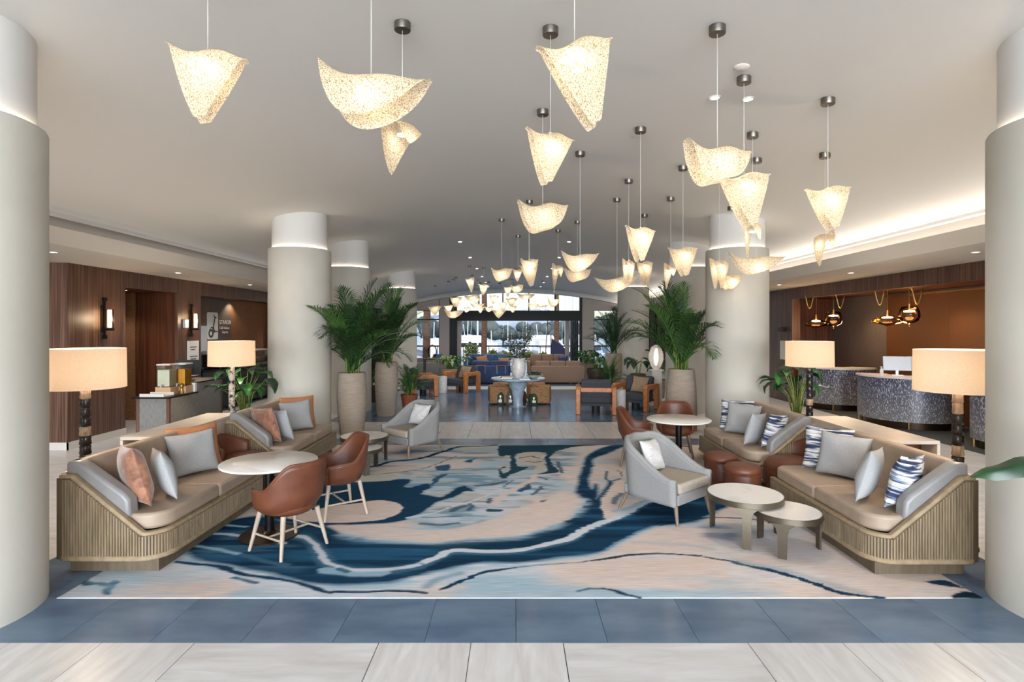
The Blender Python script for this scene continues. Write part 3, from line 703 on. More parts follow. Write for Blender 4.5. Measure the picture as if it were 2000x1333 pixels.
    stroke([(1500, 1115), (1550, 1130), (1600, 1147), (1637, 1159), (1675, 1165)], .026, DARK, .008)
    stroke([(1125, 1156), (1150, 1150), (1180, 1151)], .015, MID, .012); stroke([(1180, 1151), (1215, 1160), (1248, 1169)], .018, DARK, .01)
    stroke([(1240, 1060), (1300, 1063), (1350, 1068), (1390, 1074)], .03, C(170, 180, 192), .05, .7)
    stroke([(1290, 1028), (1335, 1020), (1370, 1013), (1420, 1012), (1480, 1016), (1510, 1024)], .014, DARK, .008); cloud([(1370, 1030), (1440, 1030), (1440, 1058), (1380, 1050)], C(90, 118, 150), .7, -.1, .08, 2, 8, 31, .08)
    poly([(1812, 1139), (1850, 1136), (1884, 1151), (1845, 1146)], DARK, .01); poly([(1866, 1166), (1885, 1157), (1925, 1168), (1925, 1172), (1870, 1171)], C(16, 40, 60), .01)
    stroke([(161, 1135), (172, 1143), (190, 1142), (208, 1145), (222, 1139)], [.04, .03, .02, .03, .03], DARK, .012); stroke([(222, 1139), (213, 1150), (211, 1161)], .03, MID, .015); stroke([(190, 1125), (200, 1121)], .02, MID, .01)
    cloud([(170, 1120), (280, 1112), (270, 1150), (170, 1150)], LIGHT, .7, -.1, .1, 1.5, 6, 32, .1)
    stroke([(455, 1130), (480, 1136), (500, 1140)], .022, MID, .012); stroke([(830, 1147), (860, 1130), (890, 1121)], .035, C(110, 146, 168), .03, .7)
    # upper left lines and islands
    stroke([(640, 921), (694, 916), (736, 911), (760, 903), (820, 897), (866, 883), (896, 874), (935, 873), (970, 871)], [.05, .05, .045, .04, .045, .04, .035, .03], DARK, .012)
    stroke([(694, 927), (730, 928), (790, 923), (820, 918), (860, 904), (890, 892)], .016, C(96, 98, 96), .01, .8)
    poly([(688, 931), (760, 928), (775, 932), (760, 940), (690, 943)], C(190, 188, 178), .015, .85)
    for q in ([(846, 913), (878, 908), (876, 920), (854, 920)], [(843, 940), (858, 929), (876, 927), (860, 936), (842, 952)], [(902, 903), (928, 896), (920, 905)], [(1010, 961), (1022, 950), (1034, 945), (1037, 955), (1018, 963)]):
        poly(q, C(52, 88, 116), .012)
    poly([(975, 873), (1004, 871), (1190, 870), (1140, 872), (1092, 880), (1078, 890), (1076, 900), (1084, 912), (1092, 924), (1050, 927), (1070, 922), (1070, 914), (1066, 900), (1064, 885), (1030, 884), (1008, 890), (1010, 905), (1012, 912), (1034, 913), (1018, 922), (996, 928), (988, 934), (976, 934), (976, 920), (984, 912), (994, 914), (998, 905), (996, 890), (976, 892)], C(34, 66, 82), .01)
    poly([(1014, 888), (1040, 884), (1060, 888), (1062, 902), (1068, 918), (1044, 922), (1050, 912), (1036, 910), (1016, 906)], C(200, 186, 172), .012, .9)
    for q in ([(1016, 896), (1040, 892), (1056, 896)], [(1028, 902), (1044, 904), (1060, 902)]): stroke(q, .018, C(60, 92, 104), .01)
    poly([(980, 916), (998, 914), (996, 922), (982, 926)], C(180, 186, 186), .01)
    for q, wd in (([(932, 950), (958, 948), (985, 941)], .03), ([(1030, 936), (1048, 932), (1064, 938)], .02), ([(1091, 903), (1096, 917), (1099, 925)], .025), ([(1044, 967), (1058, 952)], .022), ([(1060, 981), (1068, 979)], .02), ([(955, 983), (962, 976)], .03), ([(880, 1000), (892, 994), (908, 990)], .035), ([(914, 998), (922, 992), (918, 986)], .025), ([(1182, 922), (1183, 932), (1191, 941), (1214, 936)], .018), ([(1205, 920), (1216, 932)], .01), ([(982, 952), (998, 940)], .012), ([(826, 1012), (900, 1010)], .012), ([(820, 1024), (860, 1027), (895, 1023)], .02)):
        stroke(q, wd*1.15, C(58, 92, 112), .016, .9)
    stroke([(955, 998), (972, 998)], .05, C(44, 80, 104), .01)
    stroke([(800, 1012), (846, 1003), (900, 986), (932, 978), (980, 958)], [.03, .012, .018, .014], PALE, .01)
    stroke([(965, 985), (1000, 960), (1030, 942), (1045, 930)], .05, PEACH, .03, .9)
    return img, nx, ny, gx, gy
img, nx, ny, gx, gy = make_rug()
rm = bpy.data.meshes.new('rug')
vx = np.zeros((ny*nx, 3)); XX, YY = np.meshgrid(gx, gy); vx[:, 0] = XX.ravel(); vx[:, 1] = YY.ravel(); vx[:, 2] = .004
idx = np.arange(ny*nx).reshape(ny, nx)
q = np.stack([idx[:-1, :-1], idx[:-1, 1:], idx[1:, 1:], idx[1:, :-1]], -1).reshape(-1, 4)
b0 = len(vx)      # skirt and underside so that the rug is a slab
low = np.concatenate([idx[0, :], idx[1:, -1], idx[-1, :-1][::-1], idx[1:-1, 0][::-1]])
lv = vx[low].copy(); lv[:, 2] = .0; vx = np.concatenate([vx, lv])
k = np.arange(len(low)); k2 = (k+1) % len(low)
sk = np.stack([low[k2], low[k], b0+k, b0+k2], -1)
faces = np.concatenate([q, sk])
rm.vertices.add(len(vx)); rm.vertices.foreach_set('co', vx.ravel())
rm.loops.add(faces.size); rm.loops.foreach_set('vertex_index', faces.ravel().astype(np.int32))
rm.polygons.add(len(faces)); rm.polygons.foreach_set('loop_start', np.arange(0, faces.size, 4, dtype=np.int32)); rm.polygons.foreach_set('loop_total', np.full(len(faces), 4, dtype=np.int32))
rm.update(calc_edges=True)
ca = rm.color_attributes.new('dye', 'FLOAT_COLOR', 'POINT')
cc = np.ones((len(vx), 4), dtype=np.float32); cc[:ny*nx, :3] = img.reshape(-1, 3); cc[b0:, :3] = cc[low, :3]
ca.data.foreach_set('color', cc.ravel())
def rugmat():
    m = mat('dyed wool', (200, 180, 170), rough=.95, bump=.25, bs=220); t = m.node_tree; b = t.nodes['Principled BSDF']
    a = t.nodes.new('ShaderNodeAttribute'); a.attribute_name = 'dye'
    tc = t.nodes.new('ShaderNodeTexCoord'); mp = t.nodes.new('ShaderNodeMapping'); mp.inputs['Scale'].default_value = (1.5, 26, 1); t.links.new(tc.outputs['Object'], mp.inputs[0])
    n = t.nodes.new('ShaderNodeTexNoise'); n.inputs['Scale'].default_value = 3; n.inputs['Detail'].default_value = 5; t.links.new(mp.outputs[0], n.inputs[0])
    mr = t.nodes.new('ShaderNodeMapRange'); mr.inputs['To Min'].default_value = .62; mr.inputs['To Max'].default_value = 1.38; t.links.new(n.outputs['Fac'], mr.inputs[0])
    mx = t.nodes.new('ShaderNodeVectorMath'); mx.operation = 'SCALE'; t.links.new(a.outputs['Color'], mx.inputs[0]); t.links.new(mr.outputs[0], mx.inputs['Scale'])
    t.links.new(mx.outputs[0], b.inputs['Base Color']); b.inputs['Specular IOR Level'].default_value = .1; return m
rug = put('rug', rm, rugmat()); tag(rug, 'large area rug with blue and peach marbled swirls', 'rug')
# ------------------------------------------------------------------ banquette sofas
RUGZ = .004
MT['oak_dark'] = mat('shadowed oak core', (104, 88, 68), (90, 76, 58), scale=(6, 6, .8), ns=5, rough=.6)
def sofa(s, Y0, L, label):
    """s=-1 left, +1 right; local x runs from the front edge outwards, y from the near end away"""
    t = thing('banquette_sofa', label, 'sofa', (s*2.98, Y0, RUGZ), 0, 'banquette sofas')
    D = .88
    def outl(off=0, r=.2):
        p = arc(r-off+off, r, r+off, PI, 1.5*PI, 8)           # near front corner
        p += arc(D-.06, .06, .06+off, 1.5*PI, 2*PI, 4)
        p += arc(D-.04, L-.04, .04+off, 0, .5*PI, 3) + arc(.06, L-.06, .06+off, .5*PI, PI, 4)
        return [(s*x, y) for x, y in p]
    def slope(x): return .31 if x < .16 else (.80 if x > .76 else .31+(x-.16)/.60*.49)
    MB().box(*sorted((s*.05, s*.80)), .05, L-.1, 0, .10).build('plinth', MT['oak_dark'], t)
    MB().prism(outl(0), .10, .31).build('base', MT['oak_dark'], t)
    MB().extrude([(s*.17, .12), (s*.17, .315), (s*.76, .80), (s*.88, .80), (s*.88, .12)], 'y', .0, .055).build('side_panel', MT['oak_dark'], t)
    MB().box(*sorted((s*.84, s*.88)), .03, L-.02, .12, .84).build('back_panel', MT['taupe'], t, bevel=.02)
    # fluted slats over the front, the rounded corner and the near end
    fl = MB()
    def flute(x, y, ox, oy, z1, w=.0088):
        tx, ty = -oy, ox
        vs = []
        for z in (.13, z1):
            for a, b in ((-w, 0), (-w*.7, .011), (w*.7, .011), (w, 0)):
                vs.append((s*(x+tx*a+ox*b), y+ty*a+oy*b, z))
        fl.add(vs, [(0, 1, 5, 4), (1, 2, 6, 5), (2, 3, 7, 6), (4, 5, 6, 7)])
    sp = .0235
    n = int((D-.26)/sp)
    for i in range(n+1):
        x = .2+(D-.26)*i/n; flute(x, 0, 0, -1, slope(x)-.01)
    for i in range(1, 14):
        a = PI+.5*PI*i/14; flute(.2+.2*math.cos(a), .2+.2*math.sin(a), math.cos(a), math.sin(a), .31)
    n = int((L-.26)/sp)
    for i in range(n+1): flute(0, .2+(L-.26)*i/n, -1, 0, .31)
    o = fl.build('fluting', MT['oak'], t, fix=False); o['kind'] = 'stuff'
    # rails
    path = [(D-.02, .025, .815), (.755, .025, .815), (.175, .025, .335)]+[(x, y, .325) for x, y in [(.2+.175*math.cos(1.5*PI-.5*PI*i/6), .2+.175*math.sin(1.5*PI-.5*PI*i/6)) for i in range(1, 7)]]+[(.025, L-.03, .325)]
    MB().sweep([(s*x, y, z) for x, y, z in path], .062, .034).build('top_rail', MT['oak_rail'], t, bevel=.01)
    br = [(D-.0, .06, .125), (D-.06, .0, .125), (.2, .0, .125)]+[(.2+.2*math.cos(1.5*PI-.5*PI*i/6), .2+.2*math.sin(1.5*PI-.5*PI*i/6), .125) for i in range(1, 7)]+[(0, L-.03, .125)]
    MB().sweep([(s*x, y, z) for x, y, z in br], .036, .045).build('bottom_rail', MT['oak_rail'], t, bevel=.012)
    # upholstery
    mid = L*.52
    c1 = [(.19, .075)]+[(x, y) for x, y in [(.235+.19*math.cos(1.5*PI-.5*PI*i/6)-.01, .265+.19*math.sin(1.5*PI-.5*PI*i/6)) for i in range(0, 7)]][0:]+[(.035, mid-.004), (.74, mid-.004), (.74, .075)]
    c1 = [(.235, .075)]+c1[2:]
    MB().prism([(s*x, y) for x, y in c1], .335, .475).build('seat_cushion', MT['taupe'], t, bevel=.03, seg=3)
    MB().prism([(s*x, y) for x, y in ((.035, mid+.004), (.035, L-.12), (.12, L-.03), (.74, L-.03), (.74, mid+.004))], .335, .475).build('seat_cushion', MT['taupe'], t, bevel=.03, seg=3)
    prof = [(.06, .44)]+[(.06, .93)]+[(L-.33+.3*math.sin(a), .63+.3*math.cos(a)) for a in [PI/2*i/7 for i in range(8)]]+[(L-.03, .44)]
    mb = MB(); m_ = len(prof); vs = []
    for x, lean in ((.68, -.02), (.85, 0)):
        for y, z in prof: vs.append((s*(x+(.07*(z-.44)/.5 if x < .7 else 0)), y, z))
    mb.add(vs, [tuple(range(m_)), tuple(range(m_, 2*m_))]+[(i, (i+1) % m_, m_+(i+1) % m_, m_+i) for i in range(m_)])
    mb.build('back_cushion', MT['taupe'], t, bevel=.03, seg=3)
    MB().extrude([(s*x, z) for x, z in ((.85, .93), (.75, .93), (.36, .655), (.315, .60), (.30, .43), (.85, .43))], 'y', .055, .19).build('arm_pad', MT['taupe_cool_light'], t, bevel=.03, seg=3)
    return t
sofa(-1, 4.66, 1.92, 'near left taupe leather banquette with fluted oak end and rust pillows')
sofa(-1, 7.35, 1.92, 'far left taupe leather banquette beside the console and plaster column')
sofa(1, 4.60, 1.88, 'near right taupe leather banquette with fluted oak end beside nesting tables')
sofa(1, 7.05, 1.90, 'far right taupe leather banquette in front of the plaster column')

# ------------------------------------------------------------------ pillows
def pillow_mesh(w, h, th, seed=0, n=14):
    r = random.Random(seed); top, bot = [], []
    for i in range(n+1):
        u = -1+2*i/n; ra, rb = [], []
        for j in range(n+1):
            v = -1+2*j/n
            e = (max(0, 1-abs(u)**2.6)*max(0, 1-abs(v)**2.6))**.62
            pin = 1-.07*(1-abs(u)**2)*(abs(v)**4); pin2 = 1-.07*(1-abs(v)**2)*(abs(u)**4)
            x, z = w/2*u*pin2, h/2*v*pin
            wr = .012*math.sin(u*5+seed)*math.cos(v*4+seed*2)*e
            ra.append((x, -(th/2*e+wr+.004), z+h/2)); rb.append((x, th/2*e+.004, z+h/2))
        top.append(ra); bot.append(rb)
    mb = MB().grid(top).grid(bot); k = (n+1)**2; m = n+1
    ring = [i for i in range(m)]+[i*m+n for i in range(1, m)]+[n*m+j for j in range(n-1, -1, -1)]+[i*m for i in range(n-1, 0, -1)]
    mb.f += [(ring[i], ring[(i+1) % len(ring)], k+ring[(i+1) % len(ring)], k+ring[i]) for i in range(len(ring))]
    return mb.mesh('pillow', 180)
PC = {}
def pillow(m, X, Y, z, w, h, th, rz, tilt, label, roll=0, group=None, name='throw_pillow'):
    k = (w, h, th, m)
    if k not in PC: PC[k] = pillow_mesh(w, h, th, len(PC))
    o = put(name, PC[k], MT[m], None, (X, Y, z))
    o.rotation_euler = (Matrix.Rotation(math.radians(rz), 3, 'Z') @ Matrix.Rotation(math.radians(-tilt), 3, 'X') @ Matrix.Rotation(math.radians(roll), 3, 'Y')).to_euler()
    return tag(o, label, 'pillow', group)
SZ = .49
# a pillow faces -y before turning by rz (degrees); tilt leans it backwards
LG, RG = 'pillows on the left sofas', 'pillows on the right sofas'
pillow('pillow_rust', -3.36, 5.02, SZ, .52, .54, .20, 136, 14, 'rust crushed velvet pillow leaning on the near left sofa arm', 6, LG)
pillow('pillow_grey', -3.24, 5.24, SZ, .44, .46, .15, 132, 16, 'small pale grey pillow beside the rust velvet pillow', 4, LG)
pillow('pillow_grey', -3.46, 6.02, SZ, .50, .46, .15, 52, 16, 'square pale grey pillow behind the left marble table', -3, LG)
pillow('pillow_orange', -3.56, 6.20, SZ, .54, .50, .15, 48, 16, 'apricot pillow peeping out behind the square grey pillow', -2, LG)
pillow('pillow_rust', -3.40, 7.72, SZ, .48, .50, .16, 150, 14, 'rust velvet pillow on the far left sofa arm', 6, LG)
pillow('pillow_grey', -3.28, 7.92, SZ, .42, .44, .14, 145, 14, 'slim grey pillow between rust pillow and seat on far left sofa', 4, LG)
pillow('pillow_grey', -3.36, 8.60, SZ, .48, .46, .15, 40, 16, 'square pale grey pillow on the far left sofa below the column', -3, LG)
pillow('pillow_orange', -3.44, 8.82, SZ, .54, .50, .15, 38, 14, 'apricot pillow behind the grey pillow on the far left sofa', 0, LG)
pillow('striped', 3.40, 4.93, SZ, .46, .48, .16, -148, 14, 'navy brush-striped pillow leaning on the near right sofa arm', -6, RG)
pillow('pillow_grey', 3.24, 5.16, SZ, .46, .48, .16, -135, 14, 'narrow pale grey pillow beside the navy striped pillow', -4, RG)
pillow('pillow_grey', 3.46, 5.88, SZ, .50, .46, .16, -48, 16, 'large square grey pillow on the near right sofa', 3, RG)
pillow('striped', 3.46, 6.14, SZ, .50, .48, .14, -46, 14, 'striped pillow half hidden behind the large grey pillow', 0, RG)
pillow('striped', 3.40, 7.36, SZ, .42, .46, .15, -148, 14, 'navy striped pillow against the far right sofa arm', -6, RG)
pillow('pillow_grey', 3.24, 7.58, SZ, .42, .44, .15, -140, 14, 'pale grey pillow next to the striped one on the far right sofa', -4, RG)
pillow('pillow_grey', 3.38, 8.28, SZ, .50, .46, .15, -42, 16, 'square grey pillow on the far right sofa before the column', 3, RG)
pillow('striped', 3.40, 8.52, SZ, .50, .48, .14, -40, 14, 'striped pillow at the far end of the right sofas', 0, RG)

# leather corner seats that fill the gaps between the sofas
def corner_seat(x, y, rz, label):
    t = thing('corner_seat', label, 'chair', (x, y, RUGZ), rz)
    MB().lathe([(.27, 0), (.29, .05), (.30, .30), (.29, .36)], 32).build('base', MT['brown'], t, smooth=50)
    MB().lathe([(.0, .50), (.16, .495), (.26, .465), (.305, .42), (.30, .365), (.0, .36)][::-1], 32, cap=False).build('seat', MT['brown'], t, smooth=60)
    P = []
    for i in range(25):
        a = math.radians(20+140*i/24); h = .74-.16*abs(math.cos(a))**2
        P.append([((.34+.03*(z-.3))*math.cos(a), (.34+.03*(z-.3))*math.sin(a), z) for z in [.05+(h-.05)*k/8 for k in range(9)]])
    MB().grid(P).build('backrest', MT['brown'], t, smooth=180, solid=.05, fix=False)
    return t
corner_seat(3.38, 6.76, math.radians(-90), 'round cognac leather corner seat between the two right sofas')
corner_seat(-3.38, 6.96, math.radians(90), 'round cognac leather corner seat between the two left sofas')

# ottomans
def ottoman(x, y, label):
    t = thing('ottoman', label, 'ottoman', (x, y, RUGZ), 0, 'round leather ottomans')
    MB().lathe([(.185, 0), (.20, .03), (.205, .34), (.20, .355)], 32).build('body', MT['brown'], t, smooth=50)
    MB().lathe([(.2, .357), (.213, .37), (.213, .42), (.19, .45), (.12, .463), (0.001, .466)], 32).build('top_cushion', MT['brown'], t, smooth=60)
    MB().tube([(.209*math.cos(a), .209*math.sin(a), .36) for a in [2*PI*i/32 for i in range(32)]], .007, 6, closed=True).build('piping', MT['brown'], t, smooth=180)
ottoman(2.66, 7.13, 'round cognac leather ottoman nearer the white armchair and far sofa')
ottoman(2.70, 6.55, 'round cognac leather ottoman directly behind the nesting tables')

# consoles behind the sofas
def console(s, x0, x1, y0, y1, label):
    t = thing('console_table', label, 'console', (0, 0, 0))
    W_ = MT['white_stone']
    MB().box(x0, x1, y0, y1, .72, .76).build('top', W_, t, bevel=.004)
    MB().box(x0, x1, y1-.04, y1, 0, .719).build('end_panel', W_, t)
    MB().box(x0, x0+.035, y0, y1-.04, 0 if s > 0 and False else .5, .719).build('apron', W_, t); MB().box(x1-.035, x1, y0, y1-.04, .5, .719).build('apron', W_, t)
    MB().box(x0, x0+.03, y0, y0+.05, 0, .5).build('leg', W_, t); MB().box(x1-.03, x1, y0, y0+.05, 0, .5).build('leg', W_, t)
    MB().box(x0+.04, x1-.04, y0+.25, y1-.05, .02, .71).build('cabinet', MT['walnut_dark'], t)
    return t
console(-1, -4.76, -4.28, 6.67, 8.57, 'white stone console with dark wood inside behind the left sofas')
console(1, 4.38, 4.95, 6.43, 8.27, 'white stone console with dark wood inside behind the right sofas')

# ------------------------------------------------------------------ tables
def pedestal_table(x, y, label, base):
    t = thing('bistro_table', label, 'table', (x, y, RUGZ), 0, 'marble pedestal tables')
    MB().lathe([(.0, .715), (.44, .715), (.457, .725), (.457, .737), (.45, .742), (0, .742)], 64, cap=False).build('tabletop', MT['marble'], t, smooth=40)
    MB().cyl((0, 0), .045, .03, .715, 24).build('column', MT['black'], t, smooth=40)
    MB().lathe([(.0, 0), (.28, 0), (.28, .012), (.07, .03), (.05, .05), (0, .05)], 48, cap=False).build('base', base, t, smooth=40)
    MB().lathe([(0, .69), (.16, .69), (.16, .715), (0, .715)], 24, cap=False).build('mounting_plate', MT['black'], t)
pedestal_table(-2.45, 5.53, 'round white marble pedestal table by the near left sofa', MT['dark_bronze'])
pedestal_table(2.41, 8.12, 'round white marble pedestal table by the far right sofa', MT['black'])

def drum_table(x, y, r, h, label, rz=0):
    t = thing('nesting_table', label, 'table', (x, y, RUGZ), rz, 'nesting tables')
    MB().lathe([(0, h-.012), (r-.01, h-.012), (r-.01, h+.001), (0, h+.001)], 64, cap=False).build('marble_inset', MT['marble'], t, smooth=30)
    MB().lathe([(r-.012, h-.055), (r, h-.055), (r, h), (r-.01, h), (r-.01, h-.014), (r-.012, h-.014)], 64, cap=False).build('rim', MT['bronze'], t, smooth=40)
    MB().lathe([(0, h-.05), (r-.012, h-.05), (r-.012, h-.02), (0, h-.02)], 40, cap=False).build('underframe', MT['bronze'], t)
    for k in range(3):
        a = rz+2*PI*k/3; ca, sa = math.cos(a), math.sin(a); vs = []
        for z, w_ in ((0, .036), (h-.16, .04), (h-.09, .055), (h-.05, .10)):
            for rr in (r-.018, r+.002):
                for q in (-w_, w_): vs.append((rr*ca-q*sa, rr*sa+q*ca, z))
        fs = [(0, 1, 3, 2), (12, 14, 15, 13)]
        for j in range(3):
            o = 4*j; fs += [(o, o+4, o+5, o+1), (o+1, o+5, o+7, o+3), (o+3, o+7, o+6, o+2), (o+2, o+6, o+4, o)]
        MB().add(vs, fs).build('leg', MT['bronze'], t)
drum_table(2.29, 5.50, .36, .43, 'taller marble and bronze nesting table by the near right sofa', math.radians(250)/2)
drum_table(2.56, 5.20, .30, .36, 'lower marble and bronze nesting table tucked beside the taller one', math.radians(237)/2)
drum_table(-2.29, 8.45, .36, .43, 'taller bronze-rimmed nesting table before the left grey armchair', math.radians(280)/2)
drum_table(-2.22, 8.02, .30, .34, 'lower bronze-rimmed nesting table behind the leather chairs', math.radians(300)/2)

# ------------------------------------------------------------------ leather dining chairs
def dining_chair(x, y, face, label, legs='ash'):
    """face: direction (dx,dy) the sitter looks; local -y is forward"""
    rz = math.atan2(face[0], -face[1])
    t = thing('dining_chair', label, 'chair', (x, y, RUGZ), rz, 'cognac leather dining chairs')
    N = 40; M = 10; P = []
    for i in range(N+1):
        a = math.radians(-128+256*i/N)                        # 0 = back (+y)
        d = abs(math.degrees(a))
        top = .60+.24*(1-sstep(28, 82, d))-.025*sstep(95, 128, d)
        row = []
        for j in range(M+1):
            v = j/M; z = .365+(top-.365)*v
            r = .20+.085*min(1, v*3.2)**.7+.045*((z-.42)/.4 if z > .42 else 0)
            row.append((r*1.02*math.sin(a), r*math.cos(a)*1.0-.01, z))
        P.append(row)
    MB().grid(P).build('shell', MT['brown'], t, smooth=180, solid=.026, fix=False)
    edge = [P[i][M] for i in range(N+1)]
    MB().tube(edge, .014, 8).build('piping', MT['brown'], t, smooth=180)
    MB().lathe([(0, .35), (.20, .35), (.25, .38), (.26, .43), (.24, .465), (.12, .478), (.001, .48)], 32, c=(0, -.015, 0), sy=1.03).build('seat', MT['brown'], t, smooth=60)
    for sx in (-1, 1):
        for sy in (-1, 1):
            MB().tube([(sx*.18, sy*.17, .37), (sx*.25, sy*.235, .0)], [.025, .015], 8).build('leg', MT[legs], t, smooth=50)
        MB().tube([(sx*.218, -.205, .16), (sx*.218, .205, .16)], .011, 6).build('stretcher', MT[legs], t)
    MB().tube([(-.218, 0, .16), (.218, 0, .16)], .011, 6).build('stretcher', MT[legs], t)
dining_chair(-2.13, 5.22, (-.85, .53), 'cognac leather chair with bleached legs nearest the camera at left table')
dining_chair(-1.98, 6.22, (-.80, -.60), 'cognac leather chair on the far side of the left marble table')
dining_chair(1.88, 8.40, (.95, -.30), 'cognac leather chair seen from the side behind the grey armchair', 'dark_ash')
dining_chair(2.62, 8.98, (-.22, -1), 'cognac leather chair facing the camera behind the right marble table', 'dark_ash')

# ------------------------------------------------------------------ grey tub armchairs
def armchair(x, y, face, label):
    rz = math.atan2(face[0], -face[1])
    t = thing('tub_armchair', label, 'armchair', (x, y, RUGZ), rz, 'grey tub armchairs')
    # plan path from front left over the back to front right
    path = []
    for i in range(9): path.append((-1, -.36+.50*i/8))
    for i in range(1, 16):
        a = PI-PI*i/16; path.append((math.cos(a), .14+.22*math.sin(a)))
    for i in range(9): path.append((1, .14-.50*i/8))
    tot = [0]
    W_ = .335
    for p, q_ in zip(path[:-1], path[1:]): tot.append(tot[-1]+math.hypot((q_[0]-p[0])*W_, q_[1]-p[1]))
    P = []; M = 9
    for (ux, py), l in zip(path, tot):
        u = abs(2*l/tot[-1]-1)                                  # 1 at the fronts, 0 at the back centre
        top = .80-.36*sstep(.22, 1.0, u)**.9; top = top if u > .2 else .80-.015*(u/.2)
        row = []
        for j in range(M+1):
            v = j/M; z = .20+(top-.20)*v
            fl_ = 1+.05*v; back = .05*v*(1-u)
            row.append((ux*W_*fl_, py+back, z))
        P.append(row)
    MB().grid(P).build('shell', MT['grey_fabric'], t, smooth=180, solid=.07, fix=False, bevel=0)
    MB().tube([r[M] for r in P], .036, 10).build('rolled_edge', MT['grey_fabric'], t, smooth=180)
    MB().box(-.315, .315, -.37, .33, .20, .315).build('seat_base', MT['grey_fabric'], t, bevel=.015)
    MB().box(-.295, .295, -.385, .27, .317, .43).build('seat_cushion', MT['seat_fabric'], t, bevel=.03, seg=3)
    for sx in (-1, 1):
        MB().tube([(sx*.30, -.33, .205), (sx*.325, -.37, 0)], [.026, .015], 8).build('leg', MT['dark_ash'], t, smooth=50)
        MB().tube([(sx*.28, .30, .205), (sx*.31, .40, 0)], [.026, .015], 8).build('leg', MT['dark_ash'], t, smooth=50)
    return t
armchair(1.70, 6.26, (.66, -.75), 'grey tweed tub armchair in front of the right ottomans')
armchair(-1.70, 9.25, (-.64, -.77), 'grey tweed tub armchair by the left nesting tables and palms')
def on(x, y, face, fwd, side):
    d = math.hypot(*face); fx, fy = face[0]/d, face[1]/d; return (x+fx*fwd+fy*side, y+fy*fwd-fx*side)
for (x, y, f, lb, sd) in ((1.70, 6.26, (.66, -.75), 'white ribbed pillow on the right grey armchair', .02), (-1.70, 9.25, (-.64, -.77), 'white ribbed pillow on the left grey armchair', 0)):
    p = on(x, y, f, -.08, sd); pillow('pillow_white', p[0], p[1], .45, .38, .36, .12, math.degrees(math.atan2(f[0], -f[1]))+8, 22, lb, 3, 'white pillows on the tub armchairs')

# ------------------------------------------------------------------ floor lamps with stacked horn stems
def horn(i, z0, z1, r, rr):
    pr = [(r*.82, z0), (r*1.08, z0+(z1-z0)*.15), (r*.95, z0+(z1-z0)*.55), (r*1.02, z0+(z1-z0)*.85), (r*.8, z1)]
    return MB().lathe(pr, 12, sx=1+.06*rr, sy=1-.06*rr)
MT['horn_black'] = mat('black horn', (20, 17, 15), (46, 38, 32), ns=9, rough=.25)
MT['horn_cream'] = mat('cream horn', (202, 172, 140), (150, 120, 92), scale=(6, 6, 1), ns=6, rough=.35)
MT['horn_mixed'] = mat('mottled horn', (196, 180, 164), (44, 36, 32), scale=(1, 1, 1), ns=14, ramp=(.48, .58), rough=.3)
def floor_lamp(x, y, r, seq, label):
    t = thing('floor_lamp', label, 'lamp', (x, y, 0), random.random()*6, 'horn floor lamps')
    MB().lathe([(0, 0), (.16, 0), (.16, .02), (.07, .035), (.06, .06), (0, .06)], 32, cap=False).build('base', MT['dark_bronze'], t, smooth=40)
    n = len(seq); z = .06
    for i, c in enumerate(seq):
        z1 = .06+(1.46-.06)*(i+1)/n; rr = random.uniform(-1, 1)
        horn(i, z, z1+.004, .056-.012*i/n, rr).build('stem_segment', MT[{'b': 'horn_black', 'c': 'horn_cream', 'm': 'horn_mixed'}[c]], t, smooth=50); z = z1
    MB().cyl((0, 0), .008, 1.45, 1.85, 8).build('rod', MT['brass'], t)
    MB().lathe([(r, 1.475), (r*.985, 1.87), (r*.985-.004, 1.87), (r-.004, 1.475), (r, 1.475)], 56, cap=False).build('shade', MT['drum'], t, smooth=40)
    for k in range(3):
        a = 2*PI*k/3; MB().tube([(0, 0, 1.85), (r*.97*math.cos(a), r*.97*math.sin(a), 1.85)], .003, 5).build('spider_arm', MT['brass'], t)
    MB().lathe([(.001, 1.59), (.03, 1.6), (.042, 1.64), (.03, 1.69), (.001, 1.71)], 14, cap=False).build('bulb', MT['bulb'], t, smooth=180)
    point('lamp_light', (0, 0, 1.66), 60, (1, .84, .66), .09, t)
floor_lamp(-4.30, 5.54, .345, 'bbcbmbbmbbcb'[:12]+'bbc', 'drum-shaded floor lamp with black horn stem beside the left edge column')
floor_lamp(-4.53, 8.86, .345, 'mmmmcmmmmmmmmm', 'drum-shaded floor lamp with pale mottled horn stem left of the banquettes')
floor_lamp(4.20, 5.24, .355, 'bbbccbbbcbbbcc', 'drum-shaded floor lamp with black and tan horn stem by the right edge column')
floor_lamp(4.64, 8.70, .345, 'bbbbbbbbcbbbbb', 'drum-shaded floor lamp with black horn stem in front of the reception desks')
